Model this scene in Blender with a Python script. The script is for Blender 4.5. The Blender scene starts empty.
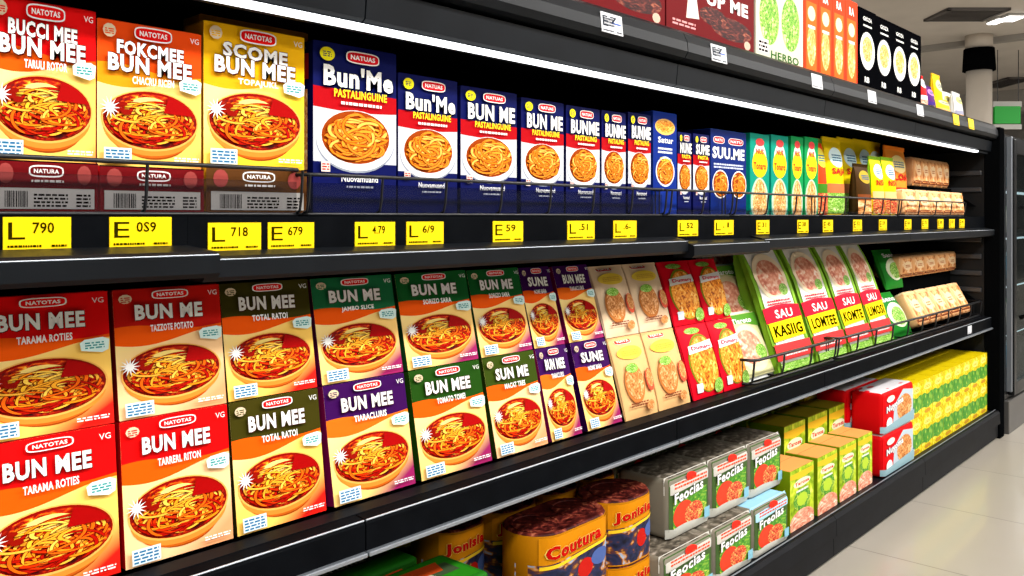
import bpy, bmesh, math, random
from mathutils import Vector, Matrix
random.seed(7)
SC = bpy.context.scene
COL = SC.collection
# ---------------------------------------------------------------- camera
FPX = 870.0                      # focal length in pixels of a 1024 wide frame
TH = math.atan(788.0 / FPX)      # the shelves run along +X; the camera looks this far round towards +Y
CT, ST = math.cos(TH), math.sin(TH)
ZC = 1.06                        # camera height
cam_d = bpy.data.cameras.new('camera'); cam = bpy.data.objects.new('camera', cam_d); COL.objects.link(cam)
cam.location = (0, 0, ZC); cam.rotation_euler = (math.pi / 2, 0, TH - math.pi / 2)
cam_d.sensor_width = 36; cam_d.lens = FPX / 1024 * 36; cam_d.shift_y = -71 / 1024.0
cam_d.clip_start = 0.02; cam_d.clip_end = 100
SC.camera = cam
# ---------------------------------------------------------------- world, exposure
SC.view_settings.view_transform = 'Standard'; SC.view_settings.look = 'None'
SC.view_settings.gamma = 1; SC.view_settings.use_curve_mapping = False
SC.view_settings.exposure = -0.62
wd = bpy.data.worlds.new('world'); SC.world = wd; wd.use_nodes = True
wd.node_tree.nodes['Background'].inputs[0].default_value = (0.95, 0.97, 1.0, 1)
wd.node_tree.nodes['Background'].inputs[1].default_value = 0.10
SC.cycles.max_bounces = 6; SC.cycles.use_denoising = True
# ---------------------------------------------------------------- store lights
def area(name, loc, rot, sx, sy, power, col=(1, 0.98, 0.95)):
    d = bpy.data.lights.new(name, 'AREA'); d.shape = 'RECTANGLE'; d.size = sx; d.size_y = sy
    d.energy = power; d.color = col
    o = bpy.data.objects.new(name, d); COL.objects.link(o); o.location = loc; o.rotation_euler = rot
    return o
# ceiling lamps along the aisle, then an added unseen fill row (the fixtures themselves are built further down)
LAMPS = [(-1.2, -1.1), (1.6, -1.1), (4.4, -1.1)]
for k, (lx, ly) in enumerate(LAMPS):
    area('aisle_lamp_or_fill', (lx, ly, 3.30), (math.radians(25), 0, 0), 2.0, 0.35, 168)
for lx in (-1.0, 3.0, 7.0): area('aisle_lamp_or_fill', (lx, -3.4, 3.30), (math.radians(30), 0, 0), 2.4, 0.5, 85)  # added out-of-view row, fills light onto the shelf fronts
area('hall_lamp_light', (14.0, -1.0, 3.30), (0, 0, 0), 3.0, 3.0, 420)
area('hall_lamp_light', (8.0, -1.8, 3.30), (0, 0, 0), 2.0, 1.0, 360)
area('hall_lamp_light', (10.0, 6.0, 3.30), (0, 0, 0), 3.0, 1.0, 260)

# ---------------------------------------------------------------- photo -> place
def SX(px, Y):      # distance along the shelves of a point seen at column px on the plane y = Y
    z = FPX * Y / (CT * (1300 - px)); return (z - Y * ST) / CT
def HZ(r, Y):       # world height of a line that runs to the vanishing point with slope ratio r (down +)
    return ZC - r * Y / CT

# ---------------------------------------------------------------- materials
MATS = {}
def newmat(name):
    m = bpy.data.materials.new(name); m.use_nodes = True; MATS[name] = m
    return m, m.node_tree.nodes, m.node_tree.links, m.node_tree.nodes['Principled BSDF']
def pm(name, col, rough=0.45, metal=0.0, bump=0.0, bscale=40, var=0.0, coat=0.0, emit=0.0, spec=0.5):
    if name in MATS: return MATS[name]
    m, N, L, B = newmat(name)
    B.inputs['Base Color'].default_value = (*col, 1); B.inputs['Roughness'].default_value = rough
    B.inputs['Metallic'].default_value = metal; B.inputs['Coat Weight'].default_value = coat
    B.inputs['Specular IOR Level'].default_value = spec
    if emit:
        B.inputs['Emission Color'].default_value = (*col, 1); B.inputs['Emission Strength'].default_value = emit
    if bump or var:
        tc = N.new('ShaderNodeTexCoord'); n = N.new('ShaderNodeTexNoise'); n.inputs['Scale'].default_value = bscale
        n.inputs['Detail'].default_value = 4; L.new(tc.outputs['Object'], n.inputs['Vector'])
        if bump:
            b = N.new('ShaderNodeBump'); b.inputs['Strength'].default_value = bump; b.inputs['Distance'].default_value = 0.004
            L.new(n.outputs['Fac'], b.inputs['Height']); L.new(b.outputs['Normal'], B.inputs['Normal'])
        if var:
            r = N.new('ShaderNodeMapRange'); r.inputs['To Min'].default_value = 1 - var; r.inputs['To Max'].default_value = 1 + var
            r.inputs['From Min'].default_value = 0.3; r.inputs['From Max'].default_value = 0.7
            L.new(n.outputs['Fac'], r.inputs['Value'])
            mx = N.new('ShaderNodeVectorMath'); mx.operation = 'SCALE'; mx.inputs[0].default_value = col
            L.new(r.outputs['Result'], mx.inputs['Scale']); L.new(mx.outputs['Vector'], B.inputs['Base Color'])
    return m
def ramp(N, stops, interp='LINEAR'):
    r = N.new('ShaderNodeValToRGB'); r.color_ramp.interpolation = interp
    e = r.color_ramp.elements
    while len(e) < len(stops): e.new(0.5)
    for k, (p, c) in enumerate(stops): e[k].position = p; e[k].color = (*c, 1)
    return r
def ink(col):       # flat printing ink on coated board
    return pm('ink_%02x%02x%02x' % tuple(int(min(1, c) * 255) for c in col), tuple(c ** 1.28 for c in col), 0.55, spec=0.05 if sum(col) > 0.15 else 0.0)
def food(name, stops, scale=3.0, dist=9.0, rings=False, yolk=None, paste=None, det=2.0, dark=0.0):
    """printed food: strands from a distorted wave texture in the picture's own UV (-1..1)"""
    m, N, L, B = newmat(name)
    uv = N.new('ShaderNodeUVMap'); uv.uv_map = 'UV'
    w = N.new('ShaderNodeTexNoise'); w.inputs['Scale'].default_value = 1.2 + scale * 0.8; w.inputs['Distortion'].default_value = dist * 0.18
    w.inputs['Detail'].default_value = det
    L.new(uv.outputs['UV'], w.inputs['Vector'])
    n = N.new('ShaderNodeTexNoise'); n.inputs['Scale'].default_value = 4.5; n.inputs['Detail'].default_value = 5
    L.new(uv.outputs['UV'], n.inputs['Vector'])
    ad = N.new('ShaderNodeMath'); ad.operation = 'MULTIPLY_ADD'; L.new(w.outputs['Fac'], ad.inputs[0]); ad.inputs[1].default_value = 2.0
    L.new(n.outputs['Fac'], ad.inputs[2])
    src = ad.outputs[0]
    def blob(c, rad):
        d = N.new('ShaderNodeVectorMath'); d.operation = 'DISTANCE'; d.inputs[1].default_value = (c[0], c[1], 0)
        L.new(uv.outputs['UV'], d.inputs[0])
        mr = N.new('ShaderNodeMapRange'); mr.inputs['From Min'].default_value = rad; mr.inputs['From Max'].default_value = rad * 0.35
        L.new(d.outputs['Value'], mr.inputs['Value']); return mr.outputs['Result']
    if yolk:
        s = N.new('ShaderNodeMath'); s.operation = 'MULTIPLY_ADD'; L.new(blob(yolk[0], yolk[1]), s.inputs[0]); s.inputs[1].default_value = yolk[2]
        L.new(src, s.inputs[2]); src = s.outputs[0]
    sub = N.new('ShaderNodeMath'); sub.operation = 'SUBTRACT'; L.new(src, sub.inputs[0]); sub.inputs[1].default_value = 1.05 + dark
    r = ramp(N, stops); L.new(sub.outputs[0], r.inputs['Fac'])
    out = r.outputs['Color']
    if paste:
        mx = N.new('ShaderNodeMix'); mx.data_type = 'RGBA'; L.new(blob(paste[0], paste[1]), mx.inputs['Factor'])
        L.new(out, mx.inputs['A']); mx.inputs['B'].default_value = (*paste[2], 1); out = mx.outputs['Result']
    L.new(out, B.inputs['Base Color']); B.inputs['Roughness'].default_value = 0.5; B.inputs['Specular IOR Level'].default_value = 0.10
    return m
food('food_red_noodles', [(0.0, (0.04, 0.0, 0.0)), (0.25, (0.20, 0.002, 0.0)), (0.45, (0.45, 0.010, 0.0)), (0.60, (0.75, 0.06, 0.0)), (0.75, (0.95, 0.30, 0.01)), (0.9, (1, 0.60, 0.06))],
     1.6, 12, yolk=((-0.05, 0.45), 0.75, 0.34), paste=((0.72, 0.62), 0.5, (0.42, 0.0, 0.0)), det=4, dark=0.13)
food('food_pasta', [(0.0, (0.16, 0.02, 0.0)), (0.18, (0.42, 0.07, 0.0)), (0.36, (0.80, 0.22, 0.01)), (0.58, (0.95, 0.40, 0.04)), (0.80, (1.0, 0.62, 0.16)), (1.0, (1, 0.8, 0.4))], 3.2, 9, rings=True, det=5)
food('food_nuts', [(0.0, (0.2, 0.05, 0.0)), (0.3, (0.6, 0.18, 0.02)), (0.55, (0.9, 0.5, 0.15)), (0.8, (0.95, 0.8, 0.5))], 4, 12)
food('food_fillet', [(0.0, (0.25, 0.06, 0.01)), (0.35, (0.55, 0.19, 0.04)), (0.65, (0.78, 0.38, 0.14)), (0.95, (0.95, 0.7, 0.42))], 2.5, 8, det=5)
food('food_greens', [(0.0, (0.02, 0.08, 0.0)), (0.3, (0.1, 0.32, 0.02)), (0.6, (0.35, 0.6, 0.08)), (0.9, (0.8, 0.9, 0.5))], 5, 10, det=5)
food('food_tomato', [(0.0, (0.1, 0.02, 0.0)), (0.3, (0.5, 0.04, 0.02)), (0.5, (0.85, 0.14, 0.06)), (0.75, (0.5, 0.5, 0.1)), (0.9, (0.9, 0.75, 0.5))], 2.6, 9, det=5)
food('food_dark_mix', [(0.0, (0.01, 0.01, 0.02)), (0.35, (0.02, 0.025, 0.07)), (0.5, (0.10, 0.03, 0.02)), (0.62, (0.5, 0.2, 0.03)), (0.8, (0.3, 0.4, 0.55))], 1.6, 5)
food('food_sausage', [(0.0, (0.01, 0.0, 0.0)), (0.4, (0.05, 0.006, 0.005)), (0.65, (0.14, 0.02, 0.012)), (0.9, (0.35, 0.10, 0.05))], 1.5, 8)
food('food_ham', [(0.0, (0.55, 0.12, 0.07)), (0.4, (0.8, 0.32, 0.2)), (0.7, (0.95, 0.62, 0.45)), (1, (1, 0.9, 0.8))], 1.2, 7)
food('food_soup', [(0.0, (0.5, 0.14, 0.0)), (0.4, (0.85, 0.4, 0.08)), (0.7, (1, 0.7, 0.3)), (1, (1, 0.9, 0.7))], 2, 8)
food('food_crust', [(0.0, (0.4, 0.1, 0.02)), (0.35, (0.8, 0.33, 0.1)), (0.6, (0.92, 0.55, 0.25)), (0.9, (1, 0.8, 0.55))], 0.9, 4)
food('food_teal', [(0.0, (0.0, 0.18, 0.12)), (0.5, (0.02, 0.4, 0.27)), (1, (0.3, 0.7, 0.45))], 1, 6)
food('print_drab', [(0.0, (0.03, 0.025, 0.018)), (0.4, (0.09, 0.075, 0.055)), (0.7, (0.18, 0.155, 0.12)), (1, (0.35, 0.3, 0.25))], 1.5, 10)
food('print_lime', [(0.0, (0.12, 0.22, 0.0)), (0.4, (0.3, 0.45, 0.01)), (0.7, (0.55, 0.65, 0.03)), (1, (0.8, 0.8, 0.2))], 1.2, 5, rings=True)
food('print_leaf', [(0.0, (0.03, 0.14, 0.01)), (0.4, (0.08, 0.3, 0.03)), (0.7, (0.3, 0.45, 0.05)), (1, (0.8, 0.75, 0.1))], 1.6, 10)
food('print_yellow', [(0.0, (0.35, 0.22, 0.0)), (0.35, (0.62, 0.46, 0.0)), (0.6, (0.82, 0.66, 0.01)), (0.9, (1, 0.9, 0.2))], 3, 7, det=5)
def ground(name, tl, mid, br):      # printed background: colour runs from the upper left to a lower right corner colour
    m, N, L, B = newmat(name)
    uv = N.new('ShaderNodeUVMap'); uv.uv_map = 'UV'; sp = N.new('ShaderNodeSeparateXYZ'); L.new(uv.outputs['UV'], sp.inputs[0])
    a = N.new('ShaderNodeMath'); a.operation = 'MULTIPLY_ADD'; L.new(sp.outputs['X'], a.inputs[0]); a.inputs[1].default_value = 0.5
    b = N.new('ShaderNodeMath'); b.operation = 'MULTIPLY_ADD'; L.new(sp.outputs['Y'], b.inputs[0]); b.inputs[1].default_value = -0.9; b.inputs[2].default_value = 0.5
    L.new(b.outputs[0], a.inputs[2])
    r = ramp(N, [(0.0, tl), (0.38, mid), (0.66, mid), (0.86, br), (1.0, br)]); L.new(a.outputs[0], r.inputs['Fac'])
    L.new(r.outputs['Color'], B.inputs['Base Color']); B.inputs['Roughness'].default_value = 0.5; B.inputs['Specular IOR Level'].default_value = 0.10
    return m
YC = (1.0, 0.66, 0.22); CR = (1.0, 0.76, 0.30)
ground('ground_red', CR, (1.0, 0.62, 0.12), (0.80, 0.01, 0.005))
ground('ground_tan', CR, (0.95, 0.6, 0.3), (0.8, 0.35, 0.15))
ground('ground_yellow', (1, 0.85, 0.3), (1.0, 0.65, 0.03), (0.95, 0.42, 0.0))
ground('ground_purple', CR, (1.0, 0.65, 0.2), (0.30, 0.01, 0.10))
WHITE = ink((0.88, 0.88, 0.86)); DARK = ink((0.02, 0.01, 0.01))
steel = pm('shelf_steel_black', (0.005, 0.0055, 0.007), 0.5, 0.0, var=0.25, bscale=14, spec=0.05)
steel2 = pm('shelf_steel_grey', (0.005, 0.0062, 0.008), 0.42, 0.0, var=0.2, bscale=10, spec=0.11)
rail_m = pm('price_rail_plastic', (0.003, 0.0035, 0.0045), 0.5, 0.0, var=0.2, bscale=20, spec=0.01)
edge_m = pm('rail_edge_silver', (0.30, 0.33, 0.37), 0.35, 0.7)
wire_m = pm('basket_wire_black', (0.006, 0.0065, 0.008), 0.35, 0.0, spec=0.4)
inner_m = pm('shelf_inner_black', (0.002, 0.0022, 0.0025), 0.6, spec=0.0)
def acrylic():
    m, N, L, B = newmat('smoked_acrylic')
    B.inputs['Base Color'].default_value = (0.02, 0.022, 0.026, 1); B.inputs['Roughness'].default_value = 0.2; B.inputs['Specular IOR Level'].default_value = 0.3
    t = N.new('ShaderNodeBsdfTransparent'); t.inputs[0].default_value = (0.85, 0.85, 0.86, 1)
    mx = N.new('ShaderNodeMixShader'); mx.inputs[0].default_value = 0.12
    L.new(t.outputs[0], mx.inputs[1]); L.new(B.outputs[0], mx.inputs[2]); L.new(mx.outputs[0], N['Material Output'].inputs['Surface'])
    return m
acr = acrylic()
def door_glass():
    m, N, L, B = newmat('door_glass')
    B.inputs['Base Color'].default_value = (0.01, 0.014, 0.015, 1); B.inputs['Roughness'].default_value = 0.04; B.inputs['Specular IOR Level'].default_value = 0.3
    t = N.new('ShaderNodeBsdfTransparent'); t.inputs[0].default_value = (0.8, 0.88, 0.88, 1)
    mx = N.new('ShaderNodeMixShader'); mx.inputs[0].default_value = 0.3
    L.new(t.outputs[0], mx.inputs[1]); L.new(B.outputs[0], mx.inputs[2]); L.new(mx.outputs[0], N['Material Output'].inputs['Surface'])
    return m
glass = door_glass()

# ---------------------------------------------------------------- mesh helpers
def finish(bm, name, mats, smooth=False):
    me = bpy.data.meshes.new(name); bm.normal_update(); bm.to_mesh(me); bm.free()
    for m in mats: me.materials.append(m)
    if smooth:
        for p in me.polygons: p.use_smooth = True
    return me
def obj(name, me, parent=None):
    o = bpy.data.objects.new(name, me); COL.objects.link(o)
    if parent is not None: o.parent = parent
    return o
def tag(o, label=None, cat=None, group=None, kind=None):
    if label: o['label'] = label
    if cat: o['category'] = cat
    if group: o['group'] = group
    if kind: o['kind'] = kind
    return o
def bx(bm, x0, x1, y0, y1, z0, z1, mi=0, bev=0.0, seg=2):
    vs = [bm.verts.new((x, y, z)) for x in (x0, x1) for y in (y0, y1) for z in (z0, z1)]
    fs = [bm.faces.new([vs[i] for i in f]) for f in ((0, 1, 3, 2), (4, 6, 7, 5), (0, 4, 5, 1), (2, 3, 7, 6), (0, 2, 6, 4), (1, 5, 7, 3))]
    for f in fs: f.material_index = mi
    if bev:
        es = list({e for f in fs for e in f.edges})
        r = bmesh.ops.bevel(bm, geom=es, offset=bev, segments=seg, affect='EDGES', profile=0.5)
        for f in r['faces']: f.material_index = mi
def box_me(name, x0, x1, y0, y1, z0, z1, mat, bev=0.0):
    bm = bmesh.new(); bx(bm, x0, x1, y0, y1, z0, z1, 0, bev); return finish(bm, name, [mat])
def extrude_profile(bm, prof, x0, x1, mi=0):      # profile in (y, z), swept along x
    a = [bm.verts.new((x0, y, z)) for y, z in prof]; b = [bm.verts.new((x1, y, z)) for y, z in prof]
    n = len(prof)
    for i in range(n):
        f = bm.faces.new((a[i], b[i], b[(i + 1) % n], a[(i + 1) % n])); f.material_index = mi
    for l in (a[::-1], b):
        f = bm.faces.new(l); f.material_index = mi
def tube(bm, pts, r, n=6, mi=0):
    rings = []
    for i, p in enumerate(pts):
        p = Vector(p); d = (Vector(pts[min(i + 1, len(pts) - 1)]) - Vector(pts[max(i - 1, 0)])).normalized()
        u = d.cross(Vector((0, 0, 1)) if abs(d.z) < 0.9 else Vector((0, 1, 0))).normalized(); v = d.cross(u)
        rings.append([bm.verts.new(p + r * (math.cos(2 * math.pi * k / n) * u + math.sin(2 * math.pi * k / n) * v)) for k in range(n)])
    for a, b in zip(rings, rings[1:]):
        for k in range(n):
            f = bm.faces.new((a[k], a[(k + 1) % n], b[(k + 1) % n], b[k])); f.material_index = mi
    for l in (rings[0][::-1], rings[-1]):
        f = bm.faces.new(l); f.material_index = mi

# ---------------------------------------------------------------- lettering
_TXT = {}
def glyphs(s, bold=0.02):
    k = (s, bold)
    if k in _TXT: return _TXT[k]
    c = bpy.data.curves.new('lettering', 'FONT'); c.body = s; c.offset = bold; c.resolution_u = 2; c.fill_mode = 'FRONT'
    c.space_character = 1.0 + bold * 2.6
    o = bpy.data.objects.new('lettering', c); COL.objects.link(o)
    dg = bpy.context.evaluated_depsgraph_get(); dg.update()
    me = bpy.data.meshes.new_from_object(o.evaluated_get(dg))
    V = [(v.co.x, v.co.y) for v in me.vertices]; F = [tuple(p.vertices) for p in me.polygons]
    bpy.data.objects.remove(o); bpy.data.curves.remove(c); bpy.data.meshes.remove(me)
    x0 = min(v[0] for v in V); x1 = max(v[0] for v in V); y0 = min(v[1] for v in V); y1 = max(v[1] for v in V)
    V = [((x - x0) / (x1 - x0), (y - y0) / (y1 - y0)) for x, y in V]
    _TXT[k] = (V, F); return _TXT[k]

class Art:
    """printed artwork of one panel, layers of inked shapes; coordinates 0..1 across and up the panel"""
    def __init__(s, w, h, lay=0.00012): s.w, s.h, s.L, s.n, s.lay = w, h, [], 0, lay
    def add(s, V, F, mat, uvs=None):
        s.n += 1; s.L.append((V, F, mat if isinstance(mat, str) else mat.name, uvs or V, s.n)); return s
    def poly(s, pts, mat, uv=None): return s.add(pts, [tuple(range(len(pts)))], mat, uv)
    def rect(s, u0, v0, u1, v1, mat, unit=False):
        uv = [(-1, -1), (1, -1), (1, 1), (-1, 1)] if unit else None
        return s.poly([(u0, v0), (u1, v0), (u1, v1), (u0, v1)], mat, uv)
    def ell(s, cx, cy, rx, ry, mat, n=32, a0=0, a1=2 * math.pi, pw=1.0):
        P, U = [], []
        for k in range(n):
            a = a0 + (a1 - a0) * k / (n if a1 - a0 > 6.28 else n - 1); c, q = math.cos(a), math.sin(a)
            c = math.copysign(abs(c) ** pw, c); q = math.copysign(abs(q) ** pw, q)
            P.append((min(1, max(0, cx + rx * c)), min(1, max(0, cy + ry * q)))); U.append((c, q))
        return s.poly(P, mat, U)
    def band(s, top, bot, mat, n=14):        # strip between two curves v(u)
        P = [(k / n, max(0, min(1, bot(k / n)))) for k in range(n + 1)] + [(k / n, max(0, min(1, top(k / n)))) for k in range(n, -1, -1)]
        V, F = [], []
        for k in range(n + 1):
            u = k / n; V += [(u, max(0, min(1, bot(u)))), (u, max(0, min(1, top(u))))]
        for k in range(n): F.append((2 * k, 2 * k + 2, 2 * k + 3, 2 * k + 1))
        return s.add(V, F, mat)
    def text(s, t, u0, v0, u1, v1, mat, bold=0.02, slope=0.0, out=None, ob=0.012, arc=0.0):
        V, F = glyphs(t, bold)
        def mp(V, e=0.0): return [(u0 - e + x * (u1 - u0 + 2 * e), v0 - e + y * (v1 - v0 + 2 * e) + slope * x - arc * (2 * x - 1) ** 2) for x, y in V]
        if out:
            for dx, dy in ((ob, -ob), (-ob * 0.6, -ob * 0.4), (ob * 0.4, ob * 0.6)):
                s.add([(x + dx, y + dy) for x, y in mp(V)], F, out)
        return s.add(mp(V), F, mat)
    def badge(s, t, cx, cy, rx, ry, body, rim=None, txt=None, pw=0.55):
        s.ell(cx, cy, rx + 0.012, ry + 0.007, rim or WHITE, 24, pw=pw); s.ell(cx, cy, rx, ry, body, 24, pw=pw)
        return s.text(t, cx - rx * 0.78, cy - ry * 0.48, cx + rx * 0.78, cy + ry * 0.48, txt or WHITE, 0.03)
    def star(s, cx, cy, r, mat, n=11, inner=0.45):
        asp = s.w / s.h; P = []
        for k in range(2 * n):
            a = math.pi * k / n; q = r if k % 2 == 0 else r * inner
            P.append((max(0, cx + q * math.cos(a)), cy + q * math.sin(a) * asp))
        V = [(cx, cy)] + P; F = [(0, 1 + k, 1 + (k + 1) % (2 * n)) for k in range(2 * n)]
        return s.add(V, F, mat)
    def strands(s, cx, cy, rx, ry, n, cols, dark, seed=1, wid=0.05, lo=0.22, hi=0.85, yolk=None, inc=0.12):
        rnd = random.Random(seed)
        for k in range(n):
            a, b = rnd.uniform(-.75, .75), rnd.uniform(-.75, .75); R_ = rnd.uniform(lo, hi); t0 = rnd.uniform(0, 6.28); sw = rnd.uniform(1.0, 2.4); wv = wid * rnd.uniform(0.7, 1.2); run = []
            sq = rnd.uniform(0.6, 1.0)
            for q in range(13):
                t = t0 + sw * q / 12; x, y = a * .6 + R_ * math.cos(t), b * .6 + R_ * sq * math.sin(t)
                if x * x + y * y < 0.90: run.append((x, y, math.cos(t), math.sin(t)))
                elif len(run) > 2: break
                else: run = []
            if len(run) < 3: continue
            mx, my = run[len(run) // 2][:2]; c = rnd.choice(cols)
            if yolk and (mx - yolk[0]) ** 2 + (my - yolk[1]) ** 2 < yolk[2] ** 2: c = rnd.choice(yolk[3])
            for ww, cc in ((wv * 1.45, dark), (wv, c)):
                V, F = [], []
                for i, (x, y, nx, ny) in enumerate(run):
                    e = ww * (0.35 if i in (0, len(run) - 1) else 1.0)
                    for sg in (-1, 1): V.append((cx + rx * (x + sg * e * nx), cy + ry * (y + sg * e * ny)))
                for i in range(len(run) - 1): F.append((2 * i, 2 * i + 2, 2 * i + 3, 2 * i + 1))
                s.n += inc - 1; s.add(V, F, ink(cc))
        return s
    def pasta(s, cx, cy, rx, ry, seed=1, n=70, wid=0.05):
        s.ell(cx, cy, rx, ry, ink((0.42, 0.09, 0.005)), 30)
        return s.strands(cx, cy, rx, ry, n, [(0.95, 0.42, 0.05), (0.90, 0.30, 0.02), (1.0, 0.58, 0.14), (0.85, 0.34, 0.04)], (0.38, 0.06, 0.0), seed, wid)
    def barcode(s, u0, v0, u1, v1, mat):
        rnd = random.Random(3); x = u0; V, F = [], []
        while x < u1:
            b = rnd.choice((0.004, 0.007, 0.011)); i = len(V)
            V += [(x, v0), (x + b, v0), (x + b, v1), (x, v1)]; F.append((i, i + 1, i + 2, i + 3)); x += b + rnd.choice((0.005, 0.008))
        return s.add(V, F, mat)
    def lines(s, u0, v0, u1, v1, k, mat):    # rows of illegible small print
        rnd = random.Random(k * 7 + int(u0 * 100)); V, F = [], []
        for r in range(k):
            vb = v0 + (v1 - v0) * r / k; vt = vb + (v1 - v0) / k * 0.55; x = u0
            while x < u1:
                b = min(rnd.uniform(0.015, 0.06), u1 - x); i = len(V)
                V += [(x, vb), (x + b, vb), (x + b, vt), (x, vt)]; F.append((i, i + 1, i + 2, i + 3)); x += b + 0.012
        return s.add(V, F, mat)
    def mesh(s, name, drape=None, y=0.0):
        bm = bmesh.new(); uvl = bm.loops.layers.uv.new('UV'); names = []
        for V, F, mat, uvs, n in s.L:
            if mat not in names: names.append(mat)
            vs = [bm.verts.new(((u - 0.5) * s.w, y - n * s.lay, v * s.h)) for u, v in V]
            for f in F:
                if len(set(f)) < 3: continue
                fc = bm.faces.new([vs[i] for i in f]); fc.material_index = names.index(mat)
                for lp, i in zip(fc.loops, f): lp[uvl].uv = uvs[i]
        if drape:
            step = drape[1]
            for _ in range(6):
                es = [e for e in bm.edges if e.calc_length() > step]
                if not es: break
                bmesh.ops.triangulate(bm, faces=[f for f in bm.faces if len(f.verts) > 4])
                es = [e for e in bm.edges if e.calc_length() > step]
                bmesh.ops.subdivide_edges(bm, edges=es, cuts=1, use_grid_fill=True)
            for v in bm.verts:
                v.co.y += drape[0](v.co.x / s.w + 0.5, v.co.z / s.h)
        return finish(bm, name, [bpy.data.materials[q] for q in names], smooth=bool(drape))

# ---------------------------------------------------------------- kits: a product is built once, then copied
class Kit:
    def __init__(s, root, w, d, h): s.root, s.w, s.d, s.h, s.parts = root, w, d, h, []
    def part(s, name, me, up=None, label=None): s.parts.append((name, me, up, label)); return len(s.parts) - 1
def put(kit, x, y, z, w=None, h=None, d=None, lean=0.0, yaw=0.0, label='', cat='', group=None, roll=0.0):
    r = bpy.data.objects.new(kit.root, None); COL.objects.link(r); r.empty_display_size = 0.03
    r.location = (x, y, z); r.rotation_euler = (-lean, roll, yaw)
    r.scale = ((w or kit.w) / kit.w, (d or kit.d) / kit.d, (h or kit.h) / kit.h)
    tag(r, label, cat, group); made = []
    for name, me, up, lab in kit.parts:
        o = obj(name, me, r if up is None else made[up]); made.append(o)
        if lab: o['label'] = lab
    return r
def lean_offset(y, lean): return y
def body_mesh(w, d, h, side, top, bev=0.0015, left_art=None):
    """carton body: bevelled box, top board in its own colour"""
    bm = bmesh.new(); bx(bm, -w / 2, w / 2, 0, d, 0, h, 0, bev, 1)
    for f in bm.faces:
        if f.normal.z > 0.9 or (f.calc_center_median().z > h - 1e-4): f.material_index = 1
    uvl = bm.loops.layers.uv.new('UV')
    for f in bm.faces:
        for lp in f.loops: lp[uvl].uv = (lp.vert.co.x / w * 2, lp.vert.co.y / d * 2 - 1)
    if left_art:
        for y0, y1, z0, z1, mi in left_art:
            vs = [bm.verts.new(p) for p in ((-w / 2 - 4e-4, y1 * d, z0 * h), (-w / 2 - 4e-4, y0 * d, z0 * h), (-w / 2 - 4e-4, y0 * d, z1 * h), (-w / 2 - 4e-4, y1 * d, z1 * h))]
            f = bm.faces.new(vs); f.material_index = mi
            for lp, q in zip(f.loops, ((1, -1), (-1, -1), (-1, 1), (1, 1))): lp[uvl].uv = q
    return bm
def flap_mesh(w, d, h, mat, gap):
    bm = bmesh.new(); t = 0.0011
    bx(bm, -w / 2 + 0.003, w / 2 - 0.003, 0.001, d * 0.62, h, h + t, 0)
    bx(bm, -w / 2 + 0.003, w / 2 - 0.003, d * 0.64, d - 0.001, h, h + t * 0.6, 0)
    bx(bm, -w / 2 + 0.004, w / 2 - 0.004, d * 0.62, d * 0.64, h - 0.0002, h + 0.0002, 1)
    return finish(bm, 'top_flap', [mat, gap])
def carton_kit(root, w, d, h, art, side, top, left=None, extra=()):
    k = Kit(root, w, d, h)
    bm = body_mesh(w, d, h, side, top, left_art=left)
    k.part('carton_body', finish(bm, 'carton_body', [side, top] + list(extra)))
    k.part('front_panel', art.mesh('front_panel', y=-0.0002))
    k.part('top_flap', flap_mesh(w, d, h, top, DARK))
    return k

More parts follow.
